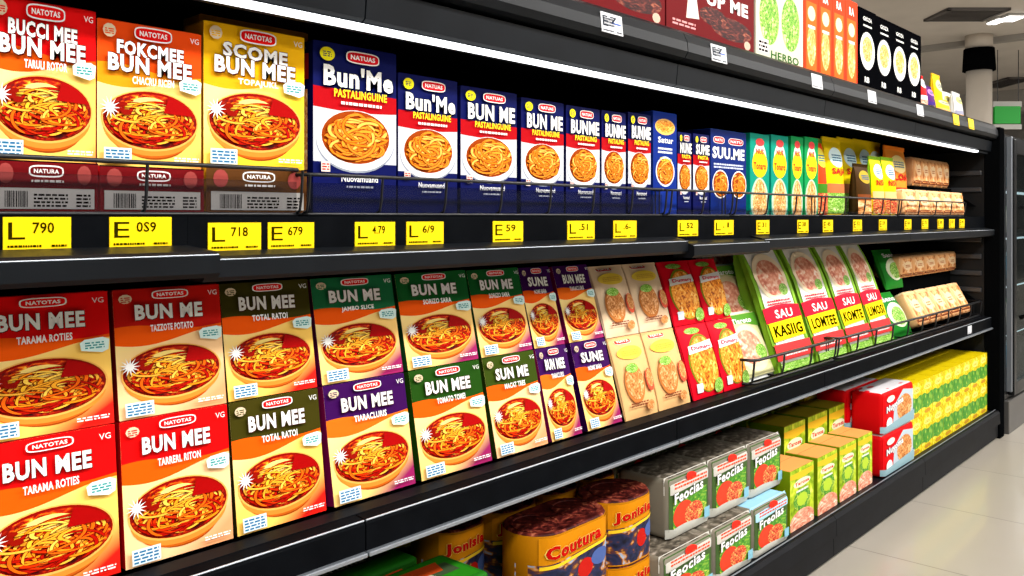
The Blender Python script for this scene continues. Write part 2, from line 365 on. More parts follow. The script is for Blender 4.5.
# ---- designs -----------------------------------------------------------
RED = (0.80, 0.008, 0.01); DRED = (0.45, 0.006, 0.01); ORG = (0.90, 0.16, 0.005); OLV = (0.085, 0.075, 0.008); GRN = (0.02, 0.20, 0.045); PUR = (0.075, 0.006, 0.13)
NAVY = (0.008, 0.015, 0.13)
def art_bun(w, h, top, grnd, titles, sub, swoosh=ORG, badge=RED, base=None, bcol=None, corner=None, seed=5):
    a = Art(w, h); b = base or 0.0
    def V(v): return b + (1 - b) * v
    a.rect(0, b, 1, 1, grnd)
    if corner:
        a.band(lambda u: V(0.52 - 0.52 * (1 - u)) if u > .35 else b, lambda u: b, ink(corner))
    a.band(lambda u: V(0.74 + 0.03 * math.sin(u * 5)), lambda u: V(0.60 - 0.05 * math.sin(u * 4.2 + 0.6)), ink(swoosh))
    a.band(lambda u: 1.0, lambda u: V(0.70 + 0.02 * math.sin(u * 6 + 0.5) - 0.03 * u), ink(top))
    # bowl: shadow foot, outer wall, rim, contents
    q = 1 - b
    a.ell(0.52, V(0.235), 0.36, 0.180 * q, ink((0.42, 0.10, 0.01)), 36)
    a.ell(0.50, V(0.255), 0.41, 0.190 * q, ink((0.62, 0.17, 0.02)), 36)
    a.ell(0.50, V(0.285), 0.45, 0.205 * q, ink((0.80, 0.33, 0.06)), 36)
    a.ell(0.50, V(0.330), 0.468, 0.215 * q, ink((0.92, 0.52, 0.15)), 40)
    a.ell(0.50, V(0.333), 0.452, 0.203 * q, ink((0.35, 0.01, 0.0)), 40)
    a.ell(0.50, V(0.328), 0.440, 0.190 * q, 'food_red_noodles', 40)
    a.ell(0.47, V(0.405), 0.27, 0.085 * q, ink((0.95, 0.45, 0.04)), 24)
    a.ell(0.48, V(0.420), 0.22, 0.070 * q, ink((1.0, 0.70, 0.16)), 22)
    a.ell(0.48, V(0.445), 0.17, 0.050 * q, ink((1.0, 0.80, 0.30)), 20)
    a.strands(0.50, V(0.322), 0.43, 0.182 * q, 120, [(0.90, 0.20, 0.01), (0.75, 0.06, 0.0), (0.95, 0.36, 0.02), (0.55, 0.015, 0.0), (0.98, 0.55, 0.08)], (0.22, 0.0, 0.0), seed, 0.033, yolk=(0.0, 0.25, 0.45, [(1.0, 0.60, 0.06), (1.0, 0.70, 0.14), (0.95, 0.42, 0.03), (0.98, 0.50, 0.05)]))
    P = [(0.60, V(0.39))] + [(0.50 + 0.43 * math.cos(t), V(0.333) + 0.190 * q * math.sin(t)) for t in (0.25, 0.45, 0.65, 0.85, 1.05, 1.2)]
    a.poly(P, ink((0.45, 0.003, 0.003)))
    for kx, ky, kr in ((0.18, 0.40, 0.055), (0.25, 0.375, 0.05), (0.22, 0.43, 0.04)): a.ell(kx, V(ky), kr, kr * 0.42 * q, ink((0.36, 0.012, 0.0)), 10)
    a.star(0.10, V(0.40), 0.095, WHITE, 13, 0.35)
    # lettering
    n = len(titles)
    if n == 1:
        a.text(titles[0], 0.17, V(0.755), 0.80, V(0.875), WHITE, 0.042, -0.012, out=ink((0.12, 0.01, 0.005)), ob=0.006)
        a.badge('NATOTAS', 0.50, V(0.945), 0.16, 0.028, ink(badge))
    else:
        a.text(titles[0], 0.16, V(0.775), 0.80, V(0.875), WHITE, 0.042, -0.012, out=ink((0.12, 0.01, 0.005)), ob=0.006)
        a.text(titles[1], 0.08, V(0.655), 0.88, V(0.775), WHITE, 0.042, -0.012, out=ink((0.12, 0.01, 0.005)), ob=0.007)
        a.badge('NATOTAS', 0.50, V(0.935), 0.17, 0.030, ink(badge))
    sv = 0.655 if n == 1 else 0.575
    a.text(sub, 0.30, V(sv), 0.70, V(sv + 0.055), WHITE, 0.03)
    a.poly([(0.76, V(0.565)), (0.92, V(0.54)), (0.97, V(0.56)), (0.98, V(0.635)), (0.93, V(0.655)), (0.79, V(0.645)), (0.75, V(0.62))], ink((0.72, 0.88, 0.85)))
    a.lines(0.79, V(0.575), 0.94, V(0.63), 3, ink((0.03, 0.35, 0.36)))
    a.ell(0.09, V(0.925), 0.06, 0.036, ink((0.75, 0.62, 0.45)), 10); a.lines(0.05, V(0.90), 0.13, V(0.945), 3, ink(top))
    a.text('VG', 0.86, V(0.915), 0.95, V(0.955), WHITE, 0.0)
    a.rect(0.04, V(0.02), 0.29, V(0.125), ink((0.75, 0.83, 0.85))); a.lines(0.055, V(0.03), 0.275, V(0.12), 4, ink((0.03, 0.22, 0.42)))
    a.lines(0.70, V(0.05), 0.95, V(0.085), 2, WHITE)
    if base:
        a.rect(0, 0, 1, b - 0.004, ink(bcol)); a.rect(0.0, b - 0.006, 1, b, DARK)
        a.badge('NATURA', 0.5, b * 0.80, 0.15, 0.022, ink(bcol))
        a.lines(0.36, b * 0.58, 0.66, b * 0.66, 1, WHITE)
        a.ell(0.13, b * 0.74, 0.07, b * 0.2, ink((0.42, 0.10, 0.09)), 12); a.ell(0.86, b * 0.74, 0.07, b * 0.2, ink((0.42, 0.10, 0.09)), 12)
        a.rect(0.04, 0.012, 0.96, b * 0.46, ink((0.55, 0.53, 0.5)))
        a.barcode(0.12, 0.02, 0.32, b * 0.40, DARK); a.lines(0.38, 0.022, 0.70, b * 0.38, 4, DARK); a.lines(0.78, 0.022, 0.92, b * 0.38, 4, DARK)
    return a
def bun_kit(root, w, h, top, grnd, titles, sub, side, d=0.055, **kw):
    return carton_kit(root, w, d, h, art_bun(w, h, top, grnd, titles, sub, **kw), ink(side), ink(tuple(0.8 * c for c in top)))
def art_blue(w, h, title, sub='PASTALINGUINE', big=True):
    a = Art(w, h); a.rect(0, 0, 1, 1, ink(NAVY))
    a.band(lambda u: 0.635, lambda u: 0.30, ink((0.62, 0.64, 0.70)))
    a.band(lambda u: 0.74 - 0.02 * u, lambda u: 0.62 - 0.015 * math.sin(u * 3.1), ink((0.50, 0.004, 0.015)))
    a.ell(0.5, 0.425, 0.47, 0.185, ink((0.35, 0.38, 0.45)), 36); a.ell(0.5, 0.435, 0.465, 0.183, WHITE, 36)
    a.pasta(0.5, 0.455, 0.41, 0.160, 3, 110, 0.045)
    a.text(title, 0.10, 0.745, 0.94, 0.875, WHITE, 0.04, 0.0, out=ink((0.0, 0.0, 0.03)), ob=0.008)
    a.text(sub, 0.22, 0.685, 0.86, 0.735, ink((0.95, 0.75, 0.05)), 0.03); a.lines(0.30, 0.645, 0.80, 0.675, 1, WHITE)
    a.badge('NATUAS', 0.56, 0.935, 0.19, 0.030, ink((0.72, 0.01, 0.03)))
    a.ell(0.14, 0.93, 0.085, 0.040, ink((0.85, 0.78, 0.02)), 20); a.lines(0.09, 0.915, 0.19, 0.95, 3, ink(NAVY))
    a.rect(0.07, 0.24, 0.17, 0.30, ink((0.8, 0.7, 0.65))); a.lines(0.08, 0.25, 0.16, 0.295, 3, ink((0.6, 0.05, 0.02)))
    a.text('Nuovamuand', 0.30, 0.185, 0.74, 0.225, WHITE, 0.01); a.lines(0.36, 0.15, 0.68, 0.17, 1, ink((0.6, 0.62, 0.7)))
    return a
def blue_kit(w, h, title, d=0.06, **kw):
    return carton_kit('pasta_carton', w, d, h, art_blue(w, h, title, **kw), ink((0.006, 0.01, 0.09)), ink(NAVY),
                      left=[(0.25, 0.8, 0.25, 0.72, 2), (0.2, 0.85, 0.78, 0.93, 3)], extra=(bpy.data.materials['food_nuts'], ink((0.5, 0.03, 0.03))))
def art_teal(w, h, g):
    a = Art(w, h); a.rect(0, 0, 1, 1, ink(g)); a.ell(0.5, 0.16, 0.46, 0.30, ink((0.55, 0.68, 0.55)), 30); a.ell(0.5, 0.14, 0.36, 0.30, 'food_nuts', 30)
    a.ell(0.5, 0.70, 0.34, 0.20, ink((0.80, 0.80, 0.70)), 26); a.ell(0.5, 0.63, 0.40, 0.17, ink((0.95, 0.65, 0.02)), 26)
    a.text('Tonaro', 0.18, 0.56, 0.82, 0.65, ink((0.5, 0.02, 0.02)), 0.04); a.text('NUS', 0.3, 0.75, 0.7, 0.82, ink((0.6, 0.02, 0.05)), 0.05)
    a.ell(0.5, 0.90, 0.22, 0.05, ink((0.75, 0.1, 0.1)), 16)
    return a
def teal_kit(w, h, g): return carton_kit('noodle_carton', w, 0.09, h, art_teal(w, h, g), ink(g), ink(tuple(0.7 * c for c in g)))
def simple_soft(root, w, d, h, art, side, top, bev=0.02, nseg=4, seal=None, names=('pack_body', 'front_print'), puff=0.006):
    """soft wrapped block: strongly rounded box with a draped front print"""
    k = Kit(root, w, d, h)
    bm = bmesh.new(); bx(bm, -w / 2, w / 2, 0, d, 0, h, 0, bev, nseg)
    for f in bm.faces:
        if f.normal.z > 0.75: f.material_index = 1
    uvl = bm.loops.layers.uv.new('UV')
    for f in bm.faces:
        for lp in f.loops:
            c = lp.vert.co
            lp[uvl].uv = (c.x / w * 2, c.y / d * 2 - 1) if f.material_index == 1 else (c.y / d * 2 - 1, c.z / h * 2 - 1)
    k.part(names[0], finish(bm, names[0], [side, top], True))
    def dr(u, v):
        e = 0.0
        for t, L in ((u, w), (v, h)):
            q = min(t, 1 - t) * L
            if q < bev: e = max(e, bev - math.sqrt(max(0, bev * bev - (bev - q) ** 2)))
        return e - 0.0006
    art.lay = 0.0005
    k.part(names[1], art.mesh(names[1], (dr, 0.022)))
    return k
# pouches ---------------------------------------------------------------
def pouch_kit(root, w, d, h, art, back, seal=0.06, stand=False, step=0.016, gusset=None):
    def bul(u, v):
        a = max(0.0, math.sin(math.pi * min(1, max(0, u)))) ** 0.42
        vv = min(1, max(0, (v - (0 if stand else seal * 0.6)) / (1 - seal - (0 if stand else seal * 0.6))))
        b = (max(0.0, 1 - vv ** 3.2)) ** 0.7 if stand else max(0.0, math.sin(math.pi * vv)) ** 0.45
        cr = 0.02 * math.sin(v * 31 + u * 9) * math.sin(u * 17 + 1) * a * b
        return a * b * (1 + cr)
    k = Kit(root, w, d, h); bm = bmesh.new(); nu, nv = 14, 18
    G = [[None] * (nu + 1) for _ in range(nv + 1)]; Bk = [[None] * (nu + 1) for _ in range(nv + 1)]
    for j in range(nv + 1):
        for i in range(nu + 1):
            u, v = i / nu, j / nv; q = bul(u, v) * d / 2
            G[j][i] = bm.verts.new(((u - .5) * w, d / 2 - q, v * h)); Bk[j][i] = bm.verts.new(((u - .5) * w, d / 2 + q + 0.0006, v * h))
    for j in range(nv):
        for i in range(nu):
            f = bm.faces.new((G[j][i], G[j][i + 1], G[j + 1][i + 1], G[j + 1][i])); f.material_index = 0
            f = bm.faces.new((Bk[j][i + 1], Bk[j][i], Bk[j + 1][i], Bk[j + 1][i + 1])); f.material_index = 0
    for j in range(nv):
        bm.faces.new((G[j + 1][0], Bk[j + 1][0], Bk[j][0], G[j][0])); bm.faces.new((G[j][nu], Bk[j][nu], Bk[j + 1][nu], G[j + 1][nu]))
    for i in range(nu):
        bm.faces.new((G[0][i], Bk[0][i], Bk[0][i + 1], G[0][i + 1])); bm.faces.new((G[nv][i + 1], Bk[nv][i + 1], Bk[nv][i], G[nv][i]))
    k.part('pouch_body', finish(bm, 'pouch_body', [back], True))
    art.lay = 0.0007
    k.part('front_print', art.mesh('front_print', (lambda u, v: d / 2 - bul(u, v) * d / 2 - 0.0007, step)))
    bm = bmesh.new()
    for q in range(5): bx(bm, -w / 2, w / 2, d / 2 - 0.0026 - 0.0004 * (q % 2), d / 2 + 0.0022, h * (1 - seal) + q * h * seal / 5, h * (1 - seal) + (q + 0.8) * h * seal / 5)
    k.part('top_seal', finish(bm, 'top_seal', [back]))
    return k
ORD = ['first', 'second', 'third', 'fourth', 'fifth', 'sixth', 'seventh', 'eighth', 'ninth', 'tenth', 'eleventh', 'twelfth', 'thirteenth', 'fourteenth', 'fifteenth', 'sixteenth', 'seventeenth', 'eighteenth', 'nineteenth', 'twentieth']
# ================================================================ THE ROOM
def floor_mat():
    m, N, L, B = newmat('floor_tiles')
    tc = N.new('ShaderNodeTexCoord'); mp = N.new('ShaderNodeMapping'); mp.inputs['Location'].default_value = (0.22, 0.12, 0)
    L.new(tc.outputs['Object'], mp.inputs['Vector'])
    br = N.new('ShaderNodeTexBrick'); br.offset = 0.0; br.inputs['Scale'].default_value = 1.0
    br.inputs['Brick Width'].default_value = 0.6; br.inputs['Row Height'].default_value = 0.6; br.inputs['Mortar Size'].default_value = 0.003
    br.inputs['Color1'].default_value = (0.37, 0.335, 0.285, 1); br.inputs['Color2'].default_value = (0.35, 0.315, 0.265, 1); br.inputs['Mortar'].default_value = (0.20, 0.18, 0.15, 1)
    L.new(mp.outputs['Vector'], br.inputs['Vector'])
    n = N.new('ShaderNodeTexNoise'); n.inputs['Scale'].default_value = 3; n.inputs['Detail'].default_value = 6; L.new(tc.outputs['Object'], n.inputs['Vector'])
    mr = N.new('ShaderNodeMapRange'); mr.inputs['To Min'].default_value = 0.93; mr.inputs['To Max'].default_value = 1.06; L.new(n.outputs['Fac'], mr.inputs['Value'])
    sc = N.new('ShaderNodeVectorMath'); sc.operation = 'SCALE'; L.new(br.outputs['Color'], sc.inputs[0]); L.new(mr.outputs['Result'], sc.inputs['Scale'])
    L.new(sc.outputs['Vector'], B.inputs['Base Color']); B.inputs['Roughness'].default_value = 0.28; B.inputs['Coat Weight'].default_value = 0.2
    return m
FZ = ZC - 1.05
def struct(name, me): return tag(obj(name, me), kind='structure')
bm = bmesh.new(); bx(bm, -5, 22, -5, 9, -0.1, 0); o = struct('floor', finish(bm, 'floor', [floor_mat()])); o.location.z = FZ
ceil_m = pm('ceiling_paint', (0.66, 0.61, 0.55), 0.8, var=0.05, bscale=2)
wall_m = pm('wall_paint', (0.34, 0.32, 0.30), 0.8, var=0.06, bscale=1.5)
CZ = ZC + 2.40
struct('ceiling', box_me('ceiling', -5, 22, -5, 9, CZ, CZ + 0.15, ceil_m))
struct('wall_right', box_me('wall_right', 22, 22.2, -5, 9, FZ, CZ, wall_m))
struct('wall_left', box_me('wall_left', -5.2, -5, -5, 9, FZ, CZ, wall_m))
struct('wall_back', box_me('wall_back', -5, 22, 9, 9.2, FZ, CZ, wall_m))
struct('wall_front', box_me('wall_front', -5, 22, -5.2, -5, FZ, CZ, wall_m))
# shallow ceiling beams and a dropped bulkhead far down the hall
beam_m = pm('bulkhead_paint', (0.36, 0.34, 0.31), 0.8, var=0.06, bscale=2)
def at(px, Y): return SX(px, Y)
struct('trim_1', box_me('bulkhead', 18.5, 18.9, -2, 9, CZ - 0.42, CZ, beam_m))
struct('trim_2', box_me('bulkhead', 12.9, 13.05, -2, 9, CZ - 0.07, CZ, beam_m))
# round column with a dark collar
def ray(px, depth):        # point on the floor plan at a given distance along the camera axis
    X = (px - 512) / FPX * depth
    return depth * CT + X * ST, depth * ST - X * CT
cx_, cy_ = ray(979, 11.5)
column = tag(obj('column', None), 'round cream concrete column with a black collar under the ceiling', 'column')
column.location = (cx_, cy_, FZ)
def cyl_me(name, r, z0, z1, mat, n=32, r2=None, bev=0):
    bm = bmesh.new(); r2 = r2 or r
    a = [bm.verts.new((r * math.cos(2 * math.pi * k / n), r * math.sin(2 * math.pi * k / n), z0)) for k in range(n)]
    b = [bm.verts.new((r2 * math.cos(2 * math.pi * k / n), r2 * math.sin(2 * math.pi * k / n), z1)) for k in range(n)]
    for k in range(n): bm.faces.new((a[k], a[(k + 1) % n], b[(k + 1) % n], b[k])).smooth = True
    bm.faces.new(a[::-1]); bm.faces.new(b); return finish(bm, name, [mat])
cream = pm('column_paint', (0.62, 0.56, 0.48), 0.6, var=0.04, bscale=4)
obj('shaft', cyl_me('shaft', 0.155, 0, 1.05 + 1.97, cream), column)
obj('collar', cyl_me('collar', 0.20, 1.05 + 1.93, 1.05 + 2.22, inner_m, r2=0.185), column)
obj('capital', cyl_me('capital', 0.165, 1.05 + 2.22, 1.05 + 2.40, cream), column)
# ceiling vents
def vent(px, py, sx, sy, label, yaw=0.0):
    dep = FPX * 2.40 / (217 - py); x, y = ray(px, dep)
    r = tag(obj('ceiling_vent', None), label, 'vent', None); r.location = (x, y, CZ); r.rotation_euler.z = yaw
    fr = bmesh.new(); w = 0.05
    for a in ((-sx, sx, -sy, -sy + w), (-sx, sx, sy - w, sy), (-sx, -sx + w, -sy, sy), (sx - w, sx, -sy, sy)): bx(fr, a[0], a[1], a[2], a[3], -0.03, 0.0)
    obj('frame', finish(fr, 'frame', [pm('vent_grey', (0.10, 0.09, 0.085), 0.6)]), r)
    bk = bmesh.new(); bx(bk, -sx + w, sx - w, -sy + w, sy - w, -0.006, 0); obj('backing', finish(bk, 'backing', [inner_m]), r)
    sl = bmesh.new(); n = 8
    for q in range(n):
        yy = -sy + w + (2 * sy - 2 * w) * (q + 0.5) / n; bx(sl, -sx + w, sx - w, yy - 0.012, yy + 0.012, -0.022, -0.014)
    obj('louvre', finish(sl, 'louvre', [pm('vent_grey', (0.10, 0.09, 0.085), 0.6)]), r)
vent(966, 13.5, 0.36, 0.30, 'large dark square air vent in the ceiling near the twin lamps', TH - math.pi / 2)
vent(1004, 82, 0.25, 0.55, 'small dark air vent low behind the column, near the green sign', TH - math.pi / 2)
lampm = pm('lamp_glow', (1.0, 0.97, 0.92), 0.5, emit=9)
def ceiling_lamp(x, y, label, L=0.34, w=0.07, yaw=0.0):
    r = tag(obj('ceiling_lamp', None), label, 'lamp', 'ceiling lamps'); r.location = (x, y, CZ); r.rotation_euler.z = yaw
    bm = bmesh.new(); bx(bm, -L, L, -w, w, -0.035, 0, 0, 0.012); obj('housing', finish(bm, 'housing', [pm('lamp_housing', (0.5, 0.5, 0.48), 0.5)]), r)
    bm = bmesh.new(); bx(bm, -L + .01, L - .01, -w + .01, w - .01, -0.05, -0.03, 0, 0.009); obj('diffuser', finish(bm, 'diffuser', [lampm]), r)
for px, lab in ((996.5, 'left one of two bright oval lamps side by side on the ceiling'), (1011, 'right one of two bright oval lamps side by side on the ceiling')):
    x, y = ray(px, FPX * 2.40 / (217 - 18.5 + (3 if px > 1000 else 0))); ceiling_lamp(x, y, lab, 0.105 if px > 1000 else 0.065, 0.13, TH - math.pi / 2)
for k, (lx, ly) in enumerate(LAMPS):
    ceiling_lamp(lx, ly, 'long white ceiling lamp over the aisle, %s along' % ORD[k], 1.0, 0.1)
for k, lx in enumerate((-1.0, 3.0, 7.0)): ceiling_lamp(lx, -3.4, 'added white fill lamp, unseen far behind the aisle, %s along' % ORD[k], 1.2, 0.1)  # fixtures made up for the added fill row
# green hanging sign
gx, gy = ray(1008, 12.5)
g = tag(obj('hanging_sign', None), 'blank green aisle sign hanging beyond the column', 'sign'); g.location = (gx, gy, ZC); g.rotation_euler.z = TH - math.pi / 2
gm = pm('sign_green', (0.0, 0.42, 0.03), 0.5); gw = pm('sign_border', (0.5, 0.5, 0.47), 0.5)
obj('sign_panel', box_me('sign_panel', -0.20, 0.17, -0.02, 0.02, 1.34, 1.59, gm), g)
for za, zb in ((1.58, 1.66), (1.26, 1.33)): obj('sign_border', box_me('sign_border', -0.22, 0.19, -0.015, 0.025, za, zb, gw), g)
for sx in (-0.15, 0.15):
    bm = bmesh.new(); tube(bm, [(sx, 0, 1.66), (sx, 0, 2.4)], 0.006); obj('hanging_wire', finish(bm, 'hanging_wire', [wire_m]), g)

# ================================================================ THE SHELVING
XL, XR = -0.75, 4.60
Z1 = ZC - 0.003          # top of the upper price shelf
Z2 = ZC - 0.473          # top of the lower display shelf
Z0 = ZC - 0.922          # deck
ZT = ZC + 0.438          # top board
YB = 1.62
sh = tag(obj('supermarket_shelving', None), 'long black steel supermarket shelving unit with price rails along the aisle', 'shelf'); sh.location = (0, 0, 0)
def part(name, me, parent=None): return obj(name, me, parent or sh)
def prof_me(name, prof, x0, x1, mats):
    bm = bmesh.new(); extrude_profile(bm, prof, x0, x1); bmesh.ops.recalc_face_normals(bm, faces=bm.faces); return finish(bm, name, mats)
part('back_panel', box_me('back_panel', XL, XR, YB, YB + 0.04, FZ, ZT - 0.02, inner_m))
# boards
top_board = part('top_board', box_me('top_board', XL, XR, 1.10, YB, ZT - 0.03, ZT, steel))
up_board = part('upper_shelf_board', box_me('upper_shelf_board', XL, XR, 1.125, YB, Z1 - 0.03, Z1, steel))
lo_board = part('lower_shelf_board', prof_me('lower_shelf_board', [(1.115, Z2 - 0.055), (1.115, Z2), (1.148, Z2), (1.24, Z2 - 0.033), (YB, Z2 - 0.033), (YB, Z2 - 0.055)], XL, XR, [steel]))
deck = part('base_deck', box_me('base_deck', XL, XR, 1.075, YB, Z0 - 0.03, Z0, steel2))
part('kick_plate', box_me('kick_plate', XL, XR, 1.09, 1.11, FZ, Z0 - 0.03, inner_m))
joints = [XL, -0.06, 0.859, 1.78, 2.64, 3.49, XR]
G_ = 0.0015
for a, b in zip(joints, joints[1:]):
    # curved fascia of the top board
    y0 = 1.10
    P = [(y0, ZT + 0.004), (y0 - 0.012, ZT + 0.004), (y0 - 0.03, ZT - 0.008), (y0 - 0.04, ZT - 0.03), (y0 - 0.042, ZT - 0.052), (y0 - 0.034, ZT - 0.066), (y0 - 0.02, ZT - 0.07), (y0, ZT - 0.07)]
    f = part('top_fascia', prof_me('top_fascia', P, a + G_, b - G_, [steel2]))
    c = part('canopy_panel', prof_me('canopy_panel', [(1.085, ZT - 0.078), (1.10, ZT - 0.074), (1.12, ZT - 0.074), (1.12, ZT - 0.128), (1.10, ZT - 0.132), (1.09, ZT - 0.126)], a + G_, b - G_, [steel2]))
    # lower shelf rail with bright edges
    r = part('shelf_rail', prof_me('shelf_rail', [(1.115, Z2 - 0.001), (1.095, Z2 - 0.003), (1.088, Z2 - 0.010), (1.088, Z2 - 0.052), (1.115, Z2 - 0.052)], a + G_, b - G_, [rail_m]))
    bm = bmesh.new(); tube(bm, [(a + .002, 1.0905, Z2 - 0.0045), (b - .002, 1.0905, Z2 - 0.0045)], 0.0016); part('top_bead', finish(bm, 'top_bead', [edge_m]), r)
    part('lower_lip', box_me('lower_lip', a + G_, b - G_, 1.080, 1.115, Z2 - 0.060, Z2 - 0.052, edge_m, 0.002), r)
    # base rail
    r = part('base_rail', prof_me('base_rail', [(1.075, Z0 + 0.006), (1.06, Z0 + 0.006), (1.052, Z0 - 0.004), (1.050, Z0 - 0.055), (1.060, Z0 - 0.062), (1.060, Z0 - 0.118), (1.075, Z0 - 0.118)], a + G_, b - G_, [steel]))
    bm = bmesh.new(); tube(bm, [(a + .002, 1.072, Z0 + 0.0075), (b - .002, 1.072, Z0 + 0.0075)], 0.002); part('top_bead', finish(bm, 'top_bead', [edge_m]), r)
for a, b, yf, dz in ((XL, 0.579, 1.030, 0.013), (0.5795, 1.81, 1.075, 0.004), (1.8105, 2.21, 1.060, -0.006), (2.2105, 3.4, 1.075, 0.0), (3.4005, XR, 1.075, 0.0)):
    # price strip and protruding lower lip of the upper shelf
    st = part('price_strip', box_me('price_strip', a, b, 1.118, 1.126, Z1 - 0.056, Z1 + 0.004, rail_m))
    zt = Z1 - 0.052 + dz
    lp = part('shelf_lip', prof_me('shelf_lip', [(1.117, zt + 0.004), (yf + 0.012, zt - 0.002), (yf, zt - 0.008), (yf, zt - 0.030), (yf + 0.006, zt - 0.036), (1.117, zt - 0.036)], a + .001, b - .001, [steel2]))
    bm = bmesh.new(); tube(bm, [(a + .002, yf + 0.002, zt - 0.0065), (b - .002, yf + 0.002, zt - 0.0065)], 0.0011); part('lip_bead', finish(bm, 'lip_bead', [edge_m]), lp)
# canopy soffit and light strip
part('canopy_soffit', box_me('canopy_soffit', XL, XR, 1.12, YB, ZT - 0.125, ZT - 0.118, inner_m))
led = part('light_channel', box_me('light_channel', XL, XR - 0.02, 1.098, 1.128, ZT - 0.140, ZT - 0.133, steel2))
led_m = pm('light_strip_glow', (0.92, 0.96, 1.0), 0.5, emit=3.0)
part('light_strip', prof_me('light_strip', [(1.094, ZT - 0.1335), (1.094, ZT - 0.138), (1.098, ZT - 0.141), (1.112, ZT - 0.141), (1.112, ZT - 0.138), (1.0975, ZT - 0.138), (1.0975, ZT - 0.1335)], XL, XR - 0.20, [led_m]), led)
# end panel with post, brackets and ribs
endp = part('end_panel', box_me('end_panel', XR, XR + 0.03, 1.12, YB, FZ, ZT - 0.02, pm('end_panel_steel', (0.008, 0.0085, 0.009), 0.4, 0.0, var=0.2, bscale=6, spec=0.15)))
part('upright', box_me('upright', XR, XR + 0.075, 1.050, 1.12, FZ, ZT - 0.012, inner_m, 0.004))
for zz in (ZC + 0.20, ZC + 0.12, ZC - 0.12, ZC - 0.2, ZC - 0.28, ZC - 0.36):
    part('rib', box_me('rib', XR - 0.012, XR, 1.13, YB, zz, zz + 0.022, pm('rib_steel', (0.05, 0.053, 0.058), 0.35, 0.5), 0.003), endp)
for za, zb in ((ZC + 0.26, ZC + 0.05), (ZC - 0.17, ZC - 0.40)):
    bm = bmesh.new(); extrude_profile(bm, [(1.15, zb), (1.18, zb), (1.50, za), (1.50, za + 0.03)], XR - 0.022, XR - 0.013); bmesh.ops.recalc_face_normals(bm, faces=bm.faces)
    part('bracket', finish(bm, 'bracket', [inner_m]), endp)
for X in (0.86, 1.78, 2.64, 3.49):
    part('rear_upright', box_me('rear_upright', X - 0.015, X + 0.015, YB - 0.02, YB, Z0, ZT - 0.13, steel))
part('left_end_panel', box_me('left_end_panel', XL - 0.03, XL, 1.06, YB, FZ, ZT - 0.02, inner_m))

# ---------------------------------------------------------------- price tags
tag_y = pm('tag_yellow', (0.90, 0.62, 0.0), 0.5, spec=0.15); tag_w = pm('tag_white', (0.60, 0.61, 0.64), 0.5, spec=0.15)
def price_tag(name, x, y, z, w, h, text, label, mat=None, tilt=0.0, group='yellow price tags on the upper price strip', small=True):
    a = Art(w, h, 0.0002); a.rect(0, 0, 1, 1, mat or tag_y); K = ink((0.05, 0.04, 0.0)) if mat is None else ink((0.05, 0.06, 0.08))
    if text:
        a.text(text[0], 0.07, 0.32, 0.10 + 0.09 * len(text[0]) + 0.12, 0.84, K, 0.0); a.text(text[1:], 0.42, 0.50, 0.74, 0.84, K, 0.015)
    a.lines(0.06, 0.08, 0.55, 0.20, 1, K); a.lines(0.70, 0.08, 0.94, 0.20, 1, K)
    if not small: a.rect(0.5, 0.5, 0.9, 0.56, ink((0.1, 0.2, 0.6))); a.lines(0.1, 0.35, 0.6, 0.8, 3, K)
    me = a.mesh(name)
    bm = bmesh.new(); bm.from_mesh(me); bx(bm, -w / 2, w / 2, 0.0, 0.0012, 0, h, 0)
    mats = list(me.materials); o = obj(name, finish(bm, name, mats)); o.location = (x, y, z); o.rotation_euler.x = tilt
    tag(o, label, 'price tag', group)
TAGS = [(37, 68, 'L790', 'below the leftmost red noodle carton'), (140.5, 62, 'E0S9', 'below the orange noodle carton'), (234.5, 53, 'L718', 'left one of the pair below the yellow noodle carton'),
        (291, 46, 'E679', 'right one of the pair below the yellow noodle carton'), (375, 40, 'L4.79', 'left of the pair under the largest blue pasta carton'), (425, 37, 'L6/9', 'right of the pair under the largest blue pasta carton'),
        (508, 30, 'E59', 'alone under the third blue pasta carton'), (581, 27, 'L.51', 'left one of two near the middle of the strip'), (625, 23, 'L.6-', 'right one of two near the middle of the strip'),
        (688, 20, 'L52', 'just past the break in the baskets'), (724, 19, 'L.1', 'below the wide blue carton')]
TZ0, TZ1 = 0.051, 0.012
for px, w, t, where in TAGS:
    y = 1.1165; x0, x1 = SX(px - w / 2, y), SX(px + w / 2, y); up = 0.012 if px < 200 else 0.004
    price_tag('price_tag', (x0 + x1) / 2, y, ZC - TZ0 + up, x1 - x0, TZ0 - TZ1, t, 'yellow price tag reading %s, %s' % (t.replace('-', ''), where))
far = [763, 803, 828, 857.6, 883, 908, 925, 940.6, 952, 962]
for i, px in enumerate(far):
    y = 1.1165; x = SX(px, y)
    price_tag('price_tag', x, y, ZC - TZ0 + 0.003, 0.078, TZ0 - TZ1, 'E%d' % (31 + 7 * i), 'small yellow price tag, %s of the far ten counted towards the end post' % ORD[i])
for i, (px, py) in enumerate(((613, 40), (720, 66), (818, 92), (873, 106), (921, 119))):
    price_tag('price_tag', SX(px, 1.056), 1.0566, ZT - 0.058, 0.075, 0.042, 'E7' if i < 2 else '', 'white price tag on the top fascia, %s from the left' % ORD[i], tag_w, -0.10, 'white price tags on the top fascia', small=(i > 1))
for px, lab in ((455, 'yellow price tag on the top fascia above the blue pasta cartons'), (957, 'left one of two tiny yellow tags at the far end of the top fascia'), (972, 'right one of two tiny yellow tags at the far end of the top fascia')):
    price_tag('price_tag', SX(px, 1.056), 1.0566, ZT - 0.056, 0.08, 0.045, '' if px > 900 else 'L21', lab, None, -0.10, 'yellow price tags on the top fascia')
price_tag('price_tag', SX(970, 1.086), 1.0868, Z2 - 0.045, 0.06, 0.035, '', 'lone white tag at the far end of the lower shelf rail', tag_w, 0, None)

